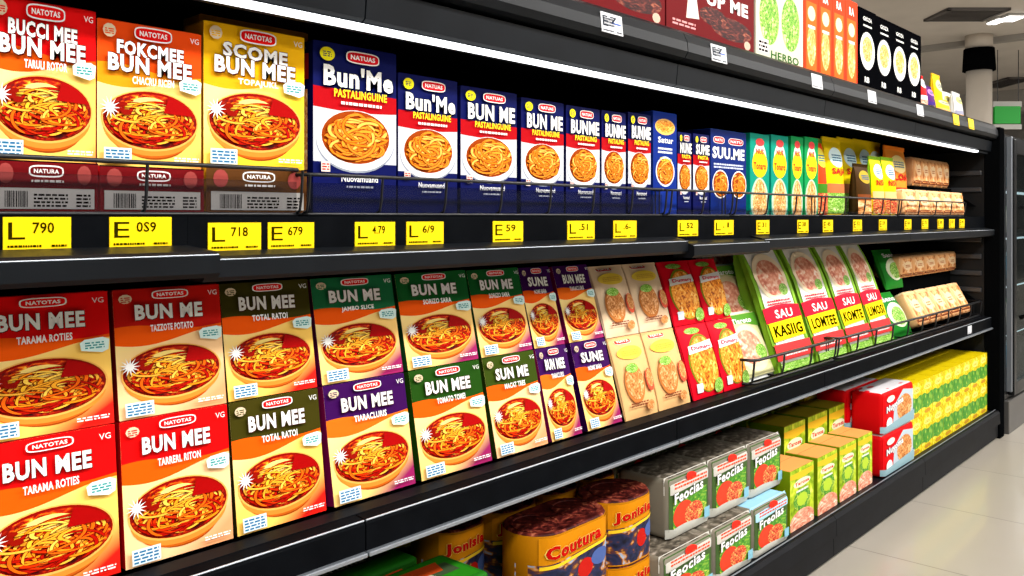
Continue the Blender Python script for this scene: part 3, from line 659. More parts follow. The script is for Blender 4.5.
# ---------------------------------------------------------------- wire baskets
def basket(x0, x1, z, hgt, yf, label, group, rw=0.0024, spacing=0.16, yback=1.225, panel=True, drop=0.0):
    r = tag(obj('wire_basket', None), label, 'basket', group); r.location = ((x0 + x1) / 2, yf, z); w = (x1 - x0) / 2
    bm = bmesh.new(); q = rw * 1.42
    tube(bm, [(-w, yback - yf, hgt), (-w, 0.03, hgt), (-w + 0.008, 0.008, hgt), (-w + 0.03, 0, hgt), (w - 0.03, 0, hgt), (w - 0.008, 0.008, hgt), (w, 0.03, hgt), (w, yback - yf, hgt)], q)
    obj('top_wire', finish(bm, 'top_wire', [wire_m], True), r)
    bm = bmesh.new(); tube(bm, [(-w, yback - yf, 0.006), (-w, 0.02, 0.006), (-w + 0.02, 0.006, 0.006), (w - 0.02, 0.006, 0.006), (w, 0.02, 0.006), (w, yback - yf, 0.006)], q)
    obj('bottom_wire', finish(bm, 'bottom_wire', [wire_m], True), r)
    n = max(1, round(2 * w / spacing))
    for i in range(n + 1):
        bm = bmesh.new(); x = -w + 2 * w * i / n; x = max(-w + .003, min(w - .003, x))
        tube(bm, [(x, 0.0, hgt), (x, 0.004, hgt * 0.4), (x, 0.008, 0.012), (x, 0.03, 0.003), (x, min(0.12, yback - yf), 0.003)], rw)
        obj('front_wire', finish(bm, 'front_wire', [wire_m]), r)
    for s_ in (-1, 1):
        for i in range(2):
            y = 0.035 + i * 0.05; bm = bmesh.new(); tube(bm, [(s_ * w, y, hgt), (s_ * w, y, 0.004)], 0.0017)
            obj('side_wire', finish(bm, 'side_wire', [wire_m]), r)
    if panel: obj('front_guard', box_me('front_guard', -w + .006, w - .006, 0.012, 0.0145, 0.004, panel, acr), r)
    return r
ub = [(-0.45, SX(309, 1.12), 'big wire basket holding the red, orange and yellow noodle cartons', 0.26), (SX(313, 1.12), SX(672, 1.12), 'long wire basket holding the eight blue pasta cartons', 0.142), (SX(676, 1.12), SX(738, 1.12), 'short wire basket just past the tall blue pasta cartons', 0.2),
      (SX(741, 1.12), SX(826, 1.12), 'wire basket in front of the green noodle cartons', 0.2), (SX(829, 1.12), SX(903, 1.12), 'wire basket in front of the yellow pouches', 0.2), (SX(905, 1.12), SX(969, 1.12), 'last wire basket holding bread near the end post', 0.2)]
for i, (a, b, lab, sp) in enumerate(ub):
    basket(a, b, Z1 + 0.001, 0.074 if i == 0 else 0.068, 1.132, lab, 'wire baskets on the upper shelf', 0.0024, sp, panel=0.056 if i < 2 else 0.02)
basket(SX(753, 1.125), SX(836, 1.125), Z2 + 0.001, 0.072, 1.122, 'wire basket in front of the ham trays and nearest white bags', 'wire baskets on the lower shelf', 0.0032, 0.18, panel=None)
basket(SX(838, 1.125), SX(981, 1.125), Z2 + 0.001, 0.072, 1.122, 'long wire basket in front of the farther white bags and bread', 'wire baskets on the lower shelf', 0.0032, 0.18, panel=None)

# ================================================================ UPPER SHELF CARTONS
B = 0.24
YU = 1.172
def hU(r): return (r / CT) * YU        # height above the camera level for slope ratio r
def putU(kit, p0, p1, top_r, label, cat, group=None, Y=YU, z=None, lean=0.0, zb=None):
    zb = Z1 + 0.010 if zb is None else zb
    x0, x1 = SX(p0, Y), SX(p1, Y); h = (ZC + top_r * Y / CT - zb) * (1.05 if cat == 'food pouch' else 1.0)
    return put(kit, (x0 + x1) / 2, Y, zb, w=x1 - x0, h=h / math.cos(lean), lean=lean, label=label, cat=cat, group=group)
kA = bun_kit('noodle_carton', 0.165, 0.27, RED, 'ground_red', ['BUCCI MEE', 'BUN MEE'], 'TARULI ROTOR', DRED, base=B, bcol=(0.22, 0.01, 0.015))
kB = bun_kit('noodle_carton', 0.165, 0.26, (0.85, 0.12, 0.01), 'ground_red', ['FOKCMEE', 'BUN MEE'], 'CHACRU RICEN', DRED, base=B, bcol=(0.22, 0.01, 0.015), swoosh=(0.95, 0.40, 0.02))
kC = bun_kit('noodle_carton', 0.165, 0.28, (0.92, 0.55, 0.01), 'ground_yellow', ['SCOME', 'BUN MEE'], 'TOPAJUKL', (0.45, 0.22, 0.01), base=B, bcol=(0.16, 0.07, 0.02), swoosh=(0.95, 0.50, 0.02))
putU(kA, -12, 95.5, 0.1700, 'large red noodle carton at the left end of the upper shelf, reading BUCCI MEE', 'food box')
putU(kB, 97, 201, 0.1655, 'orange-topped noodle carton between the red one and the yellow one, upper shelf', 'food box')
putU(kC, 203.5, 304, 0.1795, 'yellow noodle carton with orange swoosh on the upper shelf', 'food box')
kCb = carton_kit('noodle_carton', 0.165, 0.05, 0.3, Art(0.165, 0.3).rect(0, 0, 1, 1, ink((0.35, 0.17, 0.02))), ink((0.3, 0.14, 0.02)), ink((0.42, 0.2, 0.03)))
putU(kCb, 199, 308, 0.1845, 'taller dull brown carton standing behind the yellow noodle carton', 'food box', Y=1.245)
kD = blue_kit(0.15, 0.28, "Bun'Me"); kE = blue_kit(0.13, 0.25, "Bun'Me"); kE2 = blue_kit(0.12, 0.25, 'BUN ME')
kF = blue_kit(0.10, 0.25, 'BUNME', sub='PASTALING')
putU(kD, 313, 396, 0.1795, "largest blue pasta carton, first after the yellow carton, reading Bun'Me", 'food box', 'blue pasta cartons')
for i, (a, b, r, k) in enumerate(((398, 457, .1600, kE), (460.5, 516.5, .1565, kE2), (521, 563.5, .1535, kE2), (566, 599.5, .1525, kF), (601.5, 625.5, .1530, kF), (628, 650.5, .1560, kF))):
    putU(k, a, b, r, 'blue pasta carton with white pasta bowl, %s counting from the largest one' % ORD[i + 1], 'food box', 'blue pasta cartons')
def art_blue2(w, h):
    a = Art(w, h); c = ink((0.01, 0.05, 0.30)); a.rect(0, 0, 1, 1, c); a.ell(0.5, 0.86, 0.42, 0.08, ink((0.9, 0.6, 0.2)), 20); a.ell(0.5, 0.865, 0.38, 0.06, 'food_pasta', 20)
    a.text('Satur', 0.2, 0.70, 0.85, 0.76, WHITE, 0.03); a.lines(0.2, 0.60, 0.8, 0.67, 2, WHITE); a.ell(0.5, 0.42, 0.40, 0.15, ink((0.75, 0.8, 0.9)), 24); a.pasta(0.5, 0.42, 0.36, 0.13, 4, 50, 0.06); a.text('Calzo', 0.25, 0.52, 0.75, 0.56, ink((0.9, 0.7, 0.1)), 0.02)
    return a
k2 = carton_kit('pasta_carton', 0.11, 0.07, 0.26, art_blue2(0.11, 0.26), ink((0.01, 0.04, 0.22)), ink((0.02, 0.1, 0.45)))
putU(k2, 653, 676.5, 0.1640, 'brighter blue pasta carton with a lid picture, last of the tall blue ones', 'food box', 'blue pasta cartons')
kG = blue_kit(0.11, 0.21, 'NUNE', sub='PASTA'); kG2 = blue_kit(0.11, 0.21, 'SUME', sub='PASTA')
Y2 = 1.18
putU(kG, 677.5, 691, 0.1365, 'short blue pasta carton standing just past the tall blue ones', 'food box', 'short blue pasta cartons', Y=Y2)
putU(kG2, 693, 709, 0.1375, 'short blue pasta carton between a narrow one and the wide one', 'food box', 'short blue pasta cartons', Y=Y2)
def art_wide(w, h):
    a = Art(w, h); a.rect(0, 0, 1, 1, ink((0.008, 0.04, 0.22)))
    a.text('SUU.ME', 0.05, 0.66, 0.95, 0.80, WHITE, 0.04); a.badge('NATU', 0.7, 0.88, 0.2, 0.035, ink((0.72, 0.01, 0.03)), pw=0.6); a.badge('NATU', 0.22, 0.88, 0.14, 0.035, ink((0.72, 0.01, 0.03)), pw=0.6)
    a.lines(0.08, 0.55, 0.9, 0.62, 2, ink((0.7, 0.75, 0.9)))
    for c in (0.26, 0.76): a.ell(c, 0.36, 0.22, 0.17, WHITE, 24); a.pasta(c, 0.36, 0.20, 0.155, 6, 50, 0.06)
    return a
kW = carton_kit('pasta_carton', 0.2, 0.09, 0.22, art_wide(0.2, 0.22), ink((0.01, 0.03, 0.16)), ink((0.02, 0.1, 0.35)))
putU(kW, 710.5, 746, 0.1500, 'wide blue carton showing two pasta bowls, reading SUU.ME', 'food box', 'short blue pasta cartons', Y=Y2)
kT = teal_kit(0.12, 0.23, (0.0, 0.36, 0.27)); kT2 = teal_kit(0.10, 0.23, (0.01, 0.38, 0.13))
for i, (a, b, r, k) in enumerate(((750, 769, .1530, kT), (771, 788, .1560, kT), (791, 803, .1590, kT2), (804.5, 818, .1620, kT2))):
    putU(k, a, b, r, 'teal green noodle carton with a yellow oval, %s from the left' % ORD[i] if i < 2 else 'brighter green noodle carton with a yellow oval, %s of the green pair' % ORD[i - 2], 'food box', 'green noodle cartons', Y=Y2)
def art_pouch(w, h, body, top, low, lowart, t=None):
    a = Art(w, h); a.rect(0.03, 0.0, 0.97, 1, ink(body)); a.ell(0.5, 0.74, 0.36, 0.13, ink(top), 22); a.lines(0.25, 0.69, 0.75, 0.79, 3, ink((0.02, 0.2, 0.35)))
    a.rect(0.05, 0.28, 0.95, 0.40, ink(low)); a.rect(0.05, 0.02, 0.95, 0.28, lowart, True)
    if t: a.text(t, 0.18, 0.50, 0.82, 0.60, ink((0.6, 0.02, 0.02)), 0.04)
    return a
ya = (0.92, 0.70, 0.0)
ink(ya)
kP = pouch_kit('snack_pouch', 0.17, 0.07, 0.25, art_pouch(0.17, 0.25, ya, (0.75, 0.9, 0.9), (0.6, 0.25, 0.1), 'food_greens', 'SAJA'), ink(ya), stand=True)
kPg = pouch_kit('snack_pouch', 0.15, 0.07, 0.25, art_pouch(0.15, 0.25, (0.80, 0.10, 0.02), (0.9, 0.75, 0.1), (0.1, 0.3, 0.03), 'food_tomato'), ink((0.15, 0.35, 0.03)), stand=True)
kPb = pouch_kit('snack_pouch', 0.13, 0.06, 0.19, art_pouch(0.13, 0.19, ya, (0.9, 0.92, 0.95), (0.8, 0.6, 0.3), 'food_tomato', 'NOU'), ink((0.30, 0.55, 0.02)), stand=True)
kPd = pouch_kit('snack_pouch', 0.13, 0.06, 0.17, art_pouch(0.13, 0.17, (0.10, 0.05, 0.01), (0.55, 0.4, 0.05), (0.3, 0.1, 0.03), 'food_crust'), ink((0.08, 0.05, 0.02)), stand=True)
kPo = pouch_kit('snack_pouch', 0.17, 0.07, 0.22, art_pouch(0.17, 0.22, (0.85, 0.35, 0.05), (0.95, 0.8, 0.4), (0.6, 0.1, 0.02), 'food_soup', 'LOA'), ink((0.85, 0.30, 0.03)), stand=True)
for kit, a, b, r, Y, lab in ((kPg, 819, 831, .160, 1.19, 'red and green stand-up snack pouch next to the green cartons'), (kP, 831, 849, .166, 1.20, 'yellow stand-up snack pouch, leftmost of the yellow ones'), (kP, 846, 863, .170, 1.24, 'yellow stand-up snack pouch, second of the yellow ones'),
                             (kPd, 861, 875, .118, 1.16, 'dark brown snack pouch in front of the yellow pouches'), (kP, 862, 877, .172, 1.25, 'yellow stand-up snack pouch, rear left of the small green-topped pair'), (kP, 872, 888, .172, 1.28, 'yellow stand-up snack pouch, rear right of the small green-topped pair'),
                             (kPb, 876, 887.5, .139, 1.165, 'small green and yellow pouch, left one of the front pair'), (kPb, 888, 900, .141, 1.165, 'small green and yellow pouch, right one of the front pair'), (kPo, 892, 912, .170, 1.23, 'orange snack bag standing beside the bread stack')):
    putU(kit, a, b, r, lab, 'food pouch', 'pouches on the upper shelf', Y=Y)
# bread
def art_bread(w, h):
    a = Art(w, h); a.rect(0.02, 0.02, 0.98, 0.98, 'food_crust', True); a.rect(0.04, 0.0, 0.96, 0.2, ink((0.28, 0.09, 0.04))); a.ell(0.5, 0.55, 0.3, 0.2, ink((0.95, 0.75, 0.5)), 16); a.lines(0.32, 0.48, 0.68, 0.62, 2, ink((0.6, 0.2, 0.05))); return a
kBr = simple_soft('bread_pack', 0.165, 0.12, 0.12, art_bread(0.165, 0.12), ink((0.90, 0.56, 0.30)), ink((0.95, 0.72, 0.48)), 0.022, 4, names=('wrapper', 'front_print'))
def row(kit, p0, p1, n, Y, z, h, lab, cat, group, lean=0.0, gap=0.002, d=None):
    x0, x1 = SX(p0, Y), SX(p1, Y); w = (x1 - x0) / n
    for i in range(n):
        put(kit, x0 + w * (i + .5), Y, z, w=w - gap, h=h, d=d, lean=lean, label=lab % ORD[i], cat=cat, group=group)
row(kBr, 906, 966, 5, 1.15, Z1 + 0.012, 0.105, 'tan wrapped bread pack in the front row of the upper shelf, %s from the left', 'bread', 'bread packs on the upper shelf, front row', lean=0.12, d=0.06)
rz = ZC + 0.134
def riser(x0, x1, y0, y1, z0, z1, label):
    r = tag(obj('display_riser', None), label, 'riser', None); r.location = ((x0 + x1) / 2, y0, z0); w = (x1 - x0) / 2
    obj('step_top', box_me('step_top', -w, w, 0, y1 - y0, z1 - z0 - 0.008, z1 - z0, inner_m), r)
    obj('front_board', box_me('front_board', -w, w, 0.001, 0.008, 0, z1 - z0 - 0.008, inner_m), r)
riser(SX(914, 1.235), XR - 0.11, 1.235, 1.48, Z1 + .0005, rz, 'black step under the rear bread packs on the upper shelf')
x0, x1 = SX(914.5, 1.24), XR - 0.12
for i in range(5):
    w = (x1 - x0) / 5
    put(kBr, x0 + w * (i + .5), 1.24, rz + .001, w=w - .002, h=0.128, label='darker wrapped bread pack raised in the rear row, %s from the left' % ORD[i], cat='bread', group='bread packs on the upper shelf, rear row')

# ================================================================ LOWER DISPLAY SHELF
YL = 1.157
ink(PUR)
kits2 = {
 'red': bun_kit('noodle_carton', 0.156, 0.2, RED, 'ground_red', ['BUN MEE'], 'TARAMA ROTIES', DRED),
 'redtan': bun_kit('noodle_carton', 0.156, 0.2, (0.60, 0.02, 0.01), 'ground_tan', ['BUN ME'], 'TAZZOTE POTATO', (0.3, 0.01, 0.01)),
 'redb': bun_kit('noodle_carton', 0.156, 0.2, RED, 'ground_tan', ['BUN MEE'], 'TARRERL RITON', DRED),
 'olive': bun_kit('noodle_carton', 0.156, 0.2, OLV, 'ground_red', ['BUN MEE'], 'TOTAL RATOI', (0.06, 0.05, 0.01)),
 'purple': bun_kit('noodle_carton', 0.156, 0.2, PUR, 'ground_purple', ['BUN MEE'], 'TIARACLURIS', (0.28, 0.01, 0.11), swoosh=(0.90, 0.22, 0.02)),
 'green': bun_kit('noodle_carton', 0.156, 0.2, (0.03, 0.11, 0.01), 'ground_purple', ['BUN MEE'], 'TOMATO TOMEI', (0.03, 0.10, 0.01)),
 'greenpur': bun_kit('noodle_carton', 0.156, 0.2, (0.03, 0.23, 0.10), 'ground_purple', ['BUN ME'], 'JAMBO SLICE', (0.20, 0.01, 0.10)),
 'green2': bun_kit('noodle_carton', 0.156, 0.2, (0.02, 0.18, 0.05), 'ground_purple', ['BUN ME'], 'SORIZO SARA', (0.02, 0.11, 0.03)),
 'olivetan': bun_kit('noodle_carton', 0.156, 0.2, (0.07, 0.11, 0.01), 'ground_tan', ['SUN ME'], 'MACAT TRES', (0.04, 0.07, 0.01)),
 'purple2': bun_kit('noodle_carton', 0.156, 0.2, PUR, 'ground_purple', ['SUNE'], 'NOME BARA', (0.05, 0.005, 0.09)),
}
def art_beige(w, h, c1=(0.82, 0.54, 0.27)):
    a = Art(w, h); a.rect(0.01, 0.0, 0.99, 1, ink(c1)); a.badge('NATA', 0.38, 0.94, 0.22, 0.028, ink((0.8, 0.08, 0.05)))
    a.ell(0.45, 0.79, 0.36, 0.085, ink((0.92, 0.72, 0.12)), 22); a.lines(0.2, 0.755, 0.7, 0.83, 3, ink((0.75, 0.5, 0.1)))
    a.ell(0.34, 0.41, 0.25, 0.24, ink((0.62, 0.26, 0.08)), 28); a.ell(0.34, 0.43, 0.22, 0.21, 'food_fillet', 28); a.ell(0.33, 0.60, 0.16, 0.06, 'food_greens', 14)
    a.ell(0.78, 0.42, 0.15, 0.14, ink((0.75, 0.15, 0.08)), 22); a.ell(0.78, 0.44, 0.12, 0.11, 'food_fillet', 22)
    a.lines(0.12, 0.14, 0.6, 0.2, 2, ink((0.3, 0.08, 0.04))); a.ell(0.66, 0.12, 0.12, 0.06, 'food_fillet', 14); return a
def art_redp(w, h):
    a = Art(w, h); a.rect(0.01, 0, 0.99, 1, ink((0.78, 0.01, 0.04))); a.ell(0.42, 0.91, 0.24, 0.045, 'food_greens', 18); a.ell(0.5, 0.46, 0.44, 0.40, ink((0.30, 0.30, 0.03)), 28)
    a.ell(0.5, 0.45, 0.41, 0.375, 'food_pasta', 30); a.poly([(0.10, 0.60), (0.90, 0.64), (0.88, 0.76), (0.12, 0.71)], WHITE); a.text('Dumary', 0.18, 0.63, 0.80, 0.70, ink((0.8, 0.02, 0.1)), 0.03)
    a.rect(0.1, 0.08, 0.26, 0.2, ink((0.7, 0.75, 0.85))); a.ell(0.8, 0.12, 0.18, 0.10, 'food_greens', 14); return a
kBeT = pouch_kit('meal_pouch', 0.145, 0.035, 0.2, art_beige(0.145, 0.2, (0.88, 0.70, 0.50)), ink((0.84, 0.66, 0.47)), seal=0.035)
kBe = pouch_kit('meal_pouch', 0.145, 0.035, 0.2, art_beige(0.145, 0.2), ink((0.80, 0.52, 0.26)), seal=0.035)
kRp = pouch_kit('meal_pouch', 0.145, 0.035, 0.2, art_redp(0.145, 0.2), ink((0.75, 0.01, 0.04)), seal=0.035)
# each column leans back; columns: (bottom left px, bottom right px, lean)
cols = [(-22, 121.5, 0.10, 'red', 'red'), (125, 234, 0.10, 'redb', 'redtan'), (237, 327, 0.13, 'olive', 'olive'), (334, 416, 0.17, 'purple', 'greenpur'), (421.5, 492.5, 0.19, 'green', 'green2'),
        (497, 548.5, 0.22, 'olivetan', 'green2'), (552, 582.5, 0.25, 'purple', 'purple2'), (588, 622.5, 0.27, 'purple2', 'purple'), (626, 659, 0.29, 'beige', 'beigetop'), (659.5, 691.5, 0.29, 'beige', 'beigetop'), (694, 724, 0.30, 'redp', 'redp'), (724.5, 750, 0.30, 'redp', 'redp')]
names = {'red': 'red', 'redb': 'red and cream', 'redtan': 'dark red and tan', 'olive': 'olive-topped', 'purple': 'purple', 'purple2': 'purple', 'green': 'green-topped', 'green2': 'green', 'greenpur': 'green and purple', 'olivetan': 'olive and tan'}
H1, H2 = 0.196, 0.176
near = ['at the far left', 'second from the left', 'third from the left', 'fourth from the left', 'fifth from the left', 'sixth from the left', 'seventh from the left', 'eighth from the left', 'ninth from the left', 'tenth from the left', 'next to the last of its row', 'last of its row beside the ham trays']
for i, (a, b, ln, kb, kt) in enumerate(cols):
    x0, x1 = SX(a, YL), SX(b, YL); xm, w = (x0 + x1) / 2, x1 - x0; fwd = 0.014 if kb in ('beige', 'redp') else 0.0
    for lvl, kk in ((0, kb), (1, kt)):
        if kk in kits2: kit = kits2[kk]; nm, cat, gr = names[kk] + ' leaning noodle carton', 'food box', 'noodle cartons leaning on the lower shelf'
        else:
            kit = {'beige': kBe, 'beigetop': kBeT, 'redp': kRp}[kk]; nm = {'beige': 'beige meal pouch', 'beigetop': 'pale beige meal pouch', 'redp': 'red noodle pouch'}[kk]; cat, gr = 'food pouch', 'meal pouches leaning on the lower shelf'
        d = H1 * lvl + 0.001
        y = YL + math.sin(ln) * d - fwd; z = Z2 + 0.002 + math.cos(ln) * d
        put(kit, xm, y, z, w=w - 0.002, h=(H1 - .002) if lvl == 0 else H2, lean=ln + (0.03 if lvl else 0), label='%s in the %s row, %s' % (nm, 'upper' if lvl else 'bottom', near[i]), cat=cat, group=gr)
# sloped black back rest behind them
rest = tag(obj('back_rest', None), 'black sloping board behind the leaning noodle cartons', 'rack'); rest.location = (0, 0, 0)
bm = bmesh.new(); extrude_profile(bm, [(1.30, Z2 - .032), (1.31, Z2 - .032), (1.42, Z2 + 0.36), (1.41, Z2 + 0.36)], XL + .02, SX(745, YL)); bmesh.ops.recalc_face_normals(bm, faces=bm.faces)
obj('board', finish(bm, 'board', [inner_m]), rest)
bm = bmesh.new()
for X in (0.2, 1.0, 1.8): extrude_profile(bm, [(1.32, Z2 - .032), (1.48, Z2 - .032), (1.42, Z2 + 0.34)], X, X + 0.012)
bmesh.ops.recalc_face_normals(bm, faces=bm.faces); obj('strut', finish(bm, 'strut', [inner_m]), rest)

# ham trays --------------------------------------------------------------
def tray_kit():
    w, d, h = 0.20, 0.045, 0.24; k = Kit('ham_tray', w, d, h)
    bm = bmesh.new(); bx(bm, -w / 2, w / 2, 0.004, d, 0, h, 0, 0.016, 4); k.part('tray', finish(bm, 'tray', [ink((0.75, 0.75, 0.68))], True))
    a = Art(w, h, 0.0005); a.rect(0.04, 0.03, 0.96, 0.97, ink((0.74, 0.72, 0.42))); a.ell(0.5, 0.44, 0.46, 0.36, ink((0.90, 0.80, 0.55)), 28); a.ell(0.46, 0.46, 0.37, 0.26, 'food_ham', 24); a.ell(0.75, 0.36, 0.16, 0.12, 'food_greens', 14)
    a.band(lambda u: 0.96, lambda u: 0.78 + 0.05 * math.sin(u * 4), ink((0.15, 0.38, 0.05))); a.text('Tiaroto', 0.2, 0.82, 0.8, 0.90, WHITE, 0.03)
    k.part('film_print', a.mesh('film_print'))
    bm = bmesh.new(); bx(bm, -w / 2 - .004, w / 2 + .004, 0.010, 0.014, -0.004, h + .004, 0, 0.001, 1); k.part('rim', finish(bm, 'rim', [ink((0.8, 0.82, 0.78))])); return k
kTr = tray_kit()
xt = SX(748, 1.16)
put(kTr, xt + 0.10, 1.165, Z2 + 0.006, h=0.20, lean=0.42, label='white ham tray with a green band, bottom one in the wire basket', cat='food tray', group='ham trays')
put(kTr, SX(744, 1.245), 1.245, Z2 + 0.145, h=0.20, lean=0.42, label='white ham tray with a green band, middle one behind the bottom tray', cat='food tray', group='ham trays')
put(kTr, SX(736, 1.34), 1.34, Z2 + 0.235, h=0.20, lean=0.42, label='white ham tray with a green band, topmost and farthest back', cat='food tray', group='ham trays')

# white and green leaning bags -------------------------------------------
def bag_kit(word):
    w, d, h = 0.19, 0.055, 0.40; k = Kit('food_bag', w, d, h); grn = ink((0.26, 0.46, 0.05))
    bm = bmesh.new(); n = 12; L = []
    for j in range(n + 1):
        v = j / n; q = (max(0.02, math.sin(math.pi * min(1, v * 1.02 if v > .5 else (v + .12) / 1.24 * 1.0)))) ** 0.5 if True else 1
        t = d * (0.25 + 0.75 * min(1, (1 - v) * 3.2) ** 0.6) * (0.8 + 0.2 * min(1, v * 8)); ww = w / 2 * (1 - 0.04 * math.sin(math.pi * v))
        cy = d / 2
        L.append([bm.verts.new(p) for p in ((-ww, cy - t / 2, v * h), (ww, cy - t / 2, v * h), (ww, cy - t / 6, v * h), (ww - 0.012, cy, v * h), (ww, cy + t / 2, v * h), (-ww, cy + t / 2, v * h), (-ww + 0.012, cy, v * h), (-ww, cy - t / 6, v * h))])
    for A_, B_ in zip(L, L[1:]):
        for i in range(8): bm.faces.new((A_[i], A_[(i + 1) % 8], B_[(i + 1) % 8], B_[i]))
    bm.faces.new(L[0][::-1]); bm.faces.new(L[-1]); k.part('bag_body', finish(bm, 'bag_body', [grn]))
    a = Art(w, h, 0.0005); a.rect(0.06, 0.0, 0.94, 0.99, ink((0.84, 0.82, 0.76)))
    a.poly([(0, 0), (0.10, 0), (0.05, 0.5), (0.10, 0.99), (0, 1)], grn); a.poly([(1, 0), (0.90, 0), (0.95, 0.5), (0.92, 0.99), (1, 1)], ink((0.35, 0.6, 0.08)))
    a.ell(0.5, 0.76, 0.42, 0.20, ink((0.93, 0.80, 0.60)), 26); a.ell(0.50, 0.75, 0.34, 0.155, 'food_ham', 26); a.ell(0.72, 0.64, 0.12, 0.05, 'food_greens', 14)
    a.band(lambda u: 0.50 + 0.02 * math.sin(u * 3.1), lambda u: 0.38, ink((0.72, 0.02, 0.06))); a.lines(0.18, 0.50, 0.82, 0.57, 3, ink((0.7, 0.05, 0.10))); a.text('SAU', 0.28, 0.41, 0.76, 0.48, WHITE, 0.02)
    a.poly([(0.05, 0.23), (0.95, 0.25), (0.97, 0.40), (0.03, 0.38)], ink((0.95, 0.72, 0.0))); a.text(word, 0.12, 0.265, 0.90, 0.355, ink((0.03, 0.03, 0.0)), 0.03)
    a.band(lambda u: 0.21, lambda u: 0.08, ink((0.7, 0.08, 0.08))); a.lines(0.15, 0.11, 0.85, 0.15, 2, WHITE); a.rect(0.05, 0, 0.95, 0.06, 'food_greens', True)
    def dr(u, v):
        t = d * (0.25 + 0.75 * min(1, (1 - min(1, v)) * 3.2) ** 0.6) * (0.8 + 0.2 * min(1, v * 8)); return d / 2 - t / 2 - 0.001
    k.part('front_print', a.mesh('front_print', (dr, 0.05)))
    bm = bmesh.new()
    for q in range(4): bx(bm, -w / 2, w / 2, d * 0.36, d * 0.63 + 0.001 * (q % 2), h + q * 0.005, h + q * 0.005 + 0.004)
    k.part('top_seal', finish(bm, 'top_seal', [grn])); return k
def leanput(kit, pb0, pb1, Y, z, h, lean, **kw):
    x0, x1 = SX(pb0, Y), SX(pb1, Y); return put(kit, (x0 + x1) / 2, Y, z, w=x1 - x0, h=h, lean=lean, **kw)
for i, (a, b, wd_) in enumerate(((780, 815, 'KASIIG'), (818, 848, 'LOMTEE'), (850, 873.5, 'KOMTE'), (875, 894, 'LIMOSI'))):
    leanput(bag_kit(wd_), a, b, 1.15, Z2 + 0.008, 0.385, 0.32, label='white and green food bag with a yellow strip reading %s' % wd_, cat='food bag', group='leaning white food bags')
# green bags
kGb = pouch_kit('snack_pouch', 0.18, 0.06, 0.2, (lambda a: (a.rect(0.02, 0, 0.98, 1, ink((0.03, 0.28, 0.04))), a.ell(0.5, 0.45, 0.38, 0.28, ink((0.75, 0.8, 0.6)), 22), a.ell(0.5, 0.42, 0.28, 0.2, 'food_greens', 20), a.text('Sano', 0.2, 0.76, 0.8, 0.88, WHITE, 0.03), a)[-1])(Art(0.18, 0.2)), ink((0.04, 0.30, 0.04)), seal=0.05)
leanput(kGb, 899, 919, 1.15, Z2 + 0.01, 0.19, 0.5, label='small green snack pouch, lower one beside the last white bag', cat='food pouch', group='small green pouches')
leanput(kGb, 893, 910, 1.225, Z2 + 0.185, 0.17, 0.35, label='small green snack pouch, upper one beside the last white bag', cat='food pouch', group='small green pouches')
# bread on the lower shelf
row(kBr, 920, 973, 5, 1.15, Z2 + 0.03, 0.15, 'tan bread pack leaning in the lower row, %s from the left', 'bread', 'leaning bread packs', lean=0.48, d=0.05)
riser(SX(903, 1.26), XR - 0.03, 1.262, 1.50, Z2 - 0.032, Z2 + 0.213, 'black step under the upper bread packs on the lower shelf')
x0, x1 = SX(901, 1.235), XR - 0.02
for i in range(5):
    w = (x1 - x0) / 5
    put(kBr, x0 + w * (i + .5), 1.235, Z2 + .214, w=w - .002, h=0.095, label='tan bread pack raised on the black step, %s from the left' % ORD[i], cat='bread', group='bread packs on the lower shelf step')

# ================================================================ BOTTOM DECK
ZD = Z0 + 0.001
# yellow and green cartons, two tiers, stacked to the end panel
def art_yel(w, h):
    a = Art(w, h); a.rect(0, 0, 1, 1, 'print_yellow', True); a.band(lambda u: 0.60 + 0.03 * math.sin(u * 9), lambda u: 0.20 + 0.03 * math.sin(u * 7 + 1), 'print_leaf')
    a.ell(0.5, 0.80, 0.34, 0.10, ink((0.95, 0.85, 0.25)), 18); a.lines(0.28, 0.76, 0.72, 0.84, 2, ink((0.35, 0.25, 0.0))); a.ell(0.5, 0.09, 0.3, 0.06, ink((0.6, 0.35, 0.05)), 12); return a
kY = carton_kit('soup_carton', 0.128, 0.14, 0.138, art_yel(0.128, 0.138), bpy.data.materials['print_yellow'], bpy.data.materials['print_yellow'])
x0 = 3.475; wY = (XR - 0.03 - x0) / 8.0
for t in range(2):
    for r_ in range(3):
        if t == 0 and r_ > 0: continue
        for i in range(8):
            lab = 'yellow and green soup carton, %s tier, %s row, %s from the left' % (('bottom', 'top')[t], ('front', 'middle', 'rear')[r_], ORD[i])
            put(kY, x0 + wY * (i + .5), 1.100 + 0.145 * r_, ZD + t * 0.1395, w=wY - .003, h=0.138, label=lab, cat='food box', group='stacked yellow and green soup cartons')
for r_ in range(2):       # hidden tiers under the rear rows and the rows that go on behind the red packs
    for i in range(8):
        put(kY, x0 + wY * (i + .5), 1.245 + 0.145 * r_, ZD, w=wY - .003, h=0.138, label='yellow soup carton underneath the top tier, %s row, %s from the left' % (('middle', 'rear')[r_], ORD[i]), cat='food box', group='stacked yellow and green soup cartons')
for r_ in range(2):
    for t in range(2):
        for i in range(3):
            put(kY, x0 - 0.02 - wY * (i + .5), 1.33 + 0.145 * r_, ZD + 0.1395 * t, w=wY - .003, h=0.138, label='yellow soup carton behind the red packs, %s tier, %s row, %s leftward' % (('bottom', 'top')[t], ('near', 'far')[r_], ORD[i]), cat='food box', group='yellow soup cartons behind the red packs')
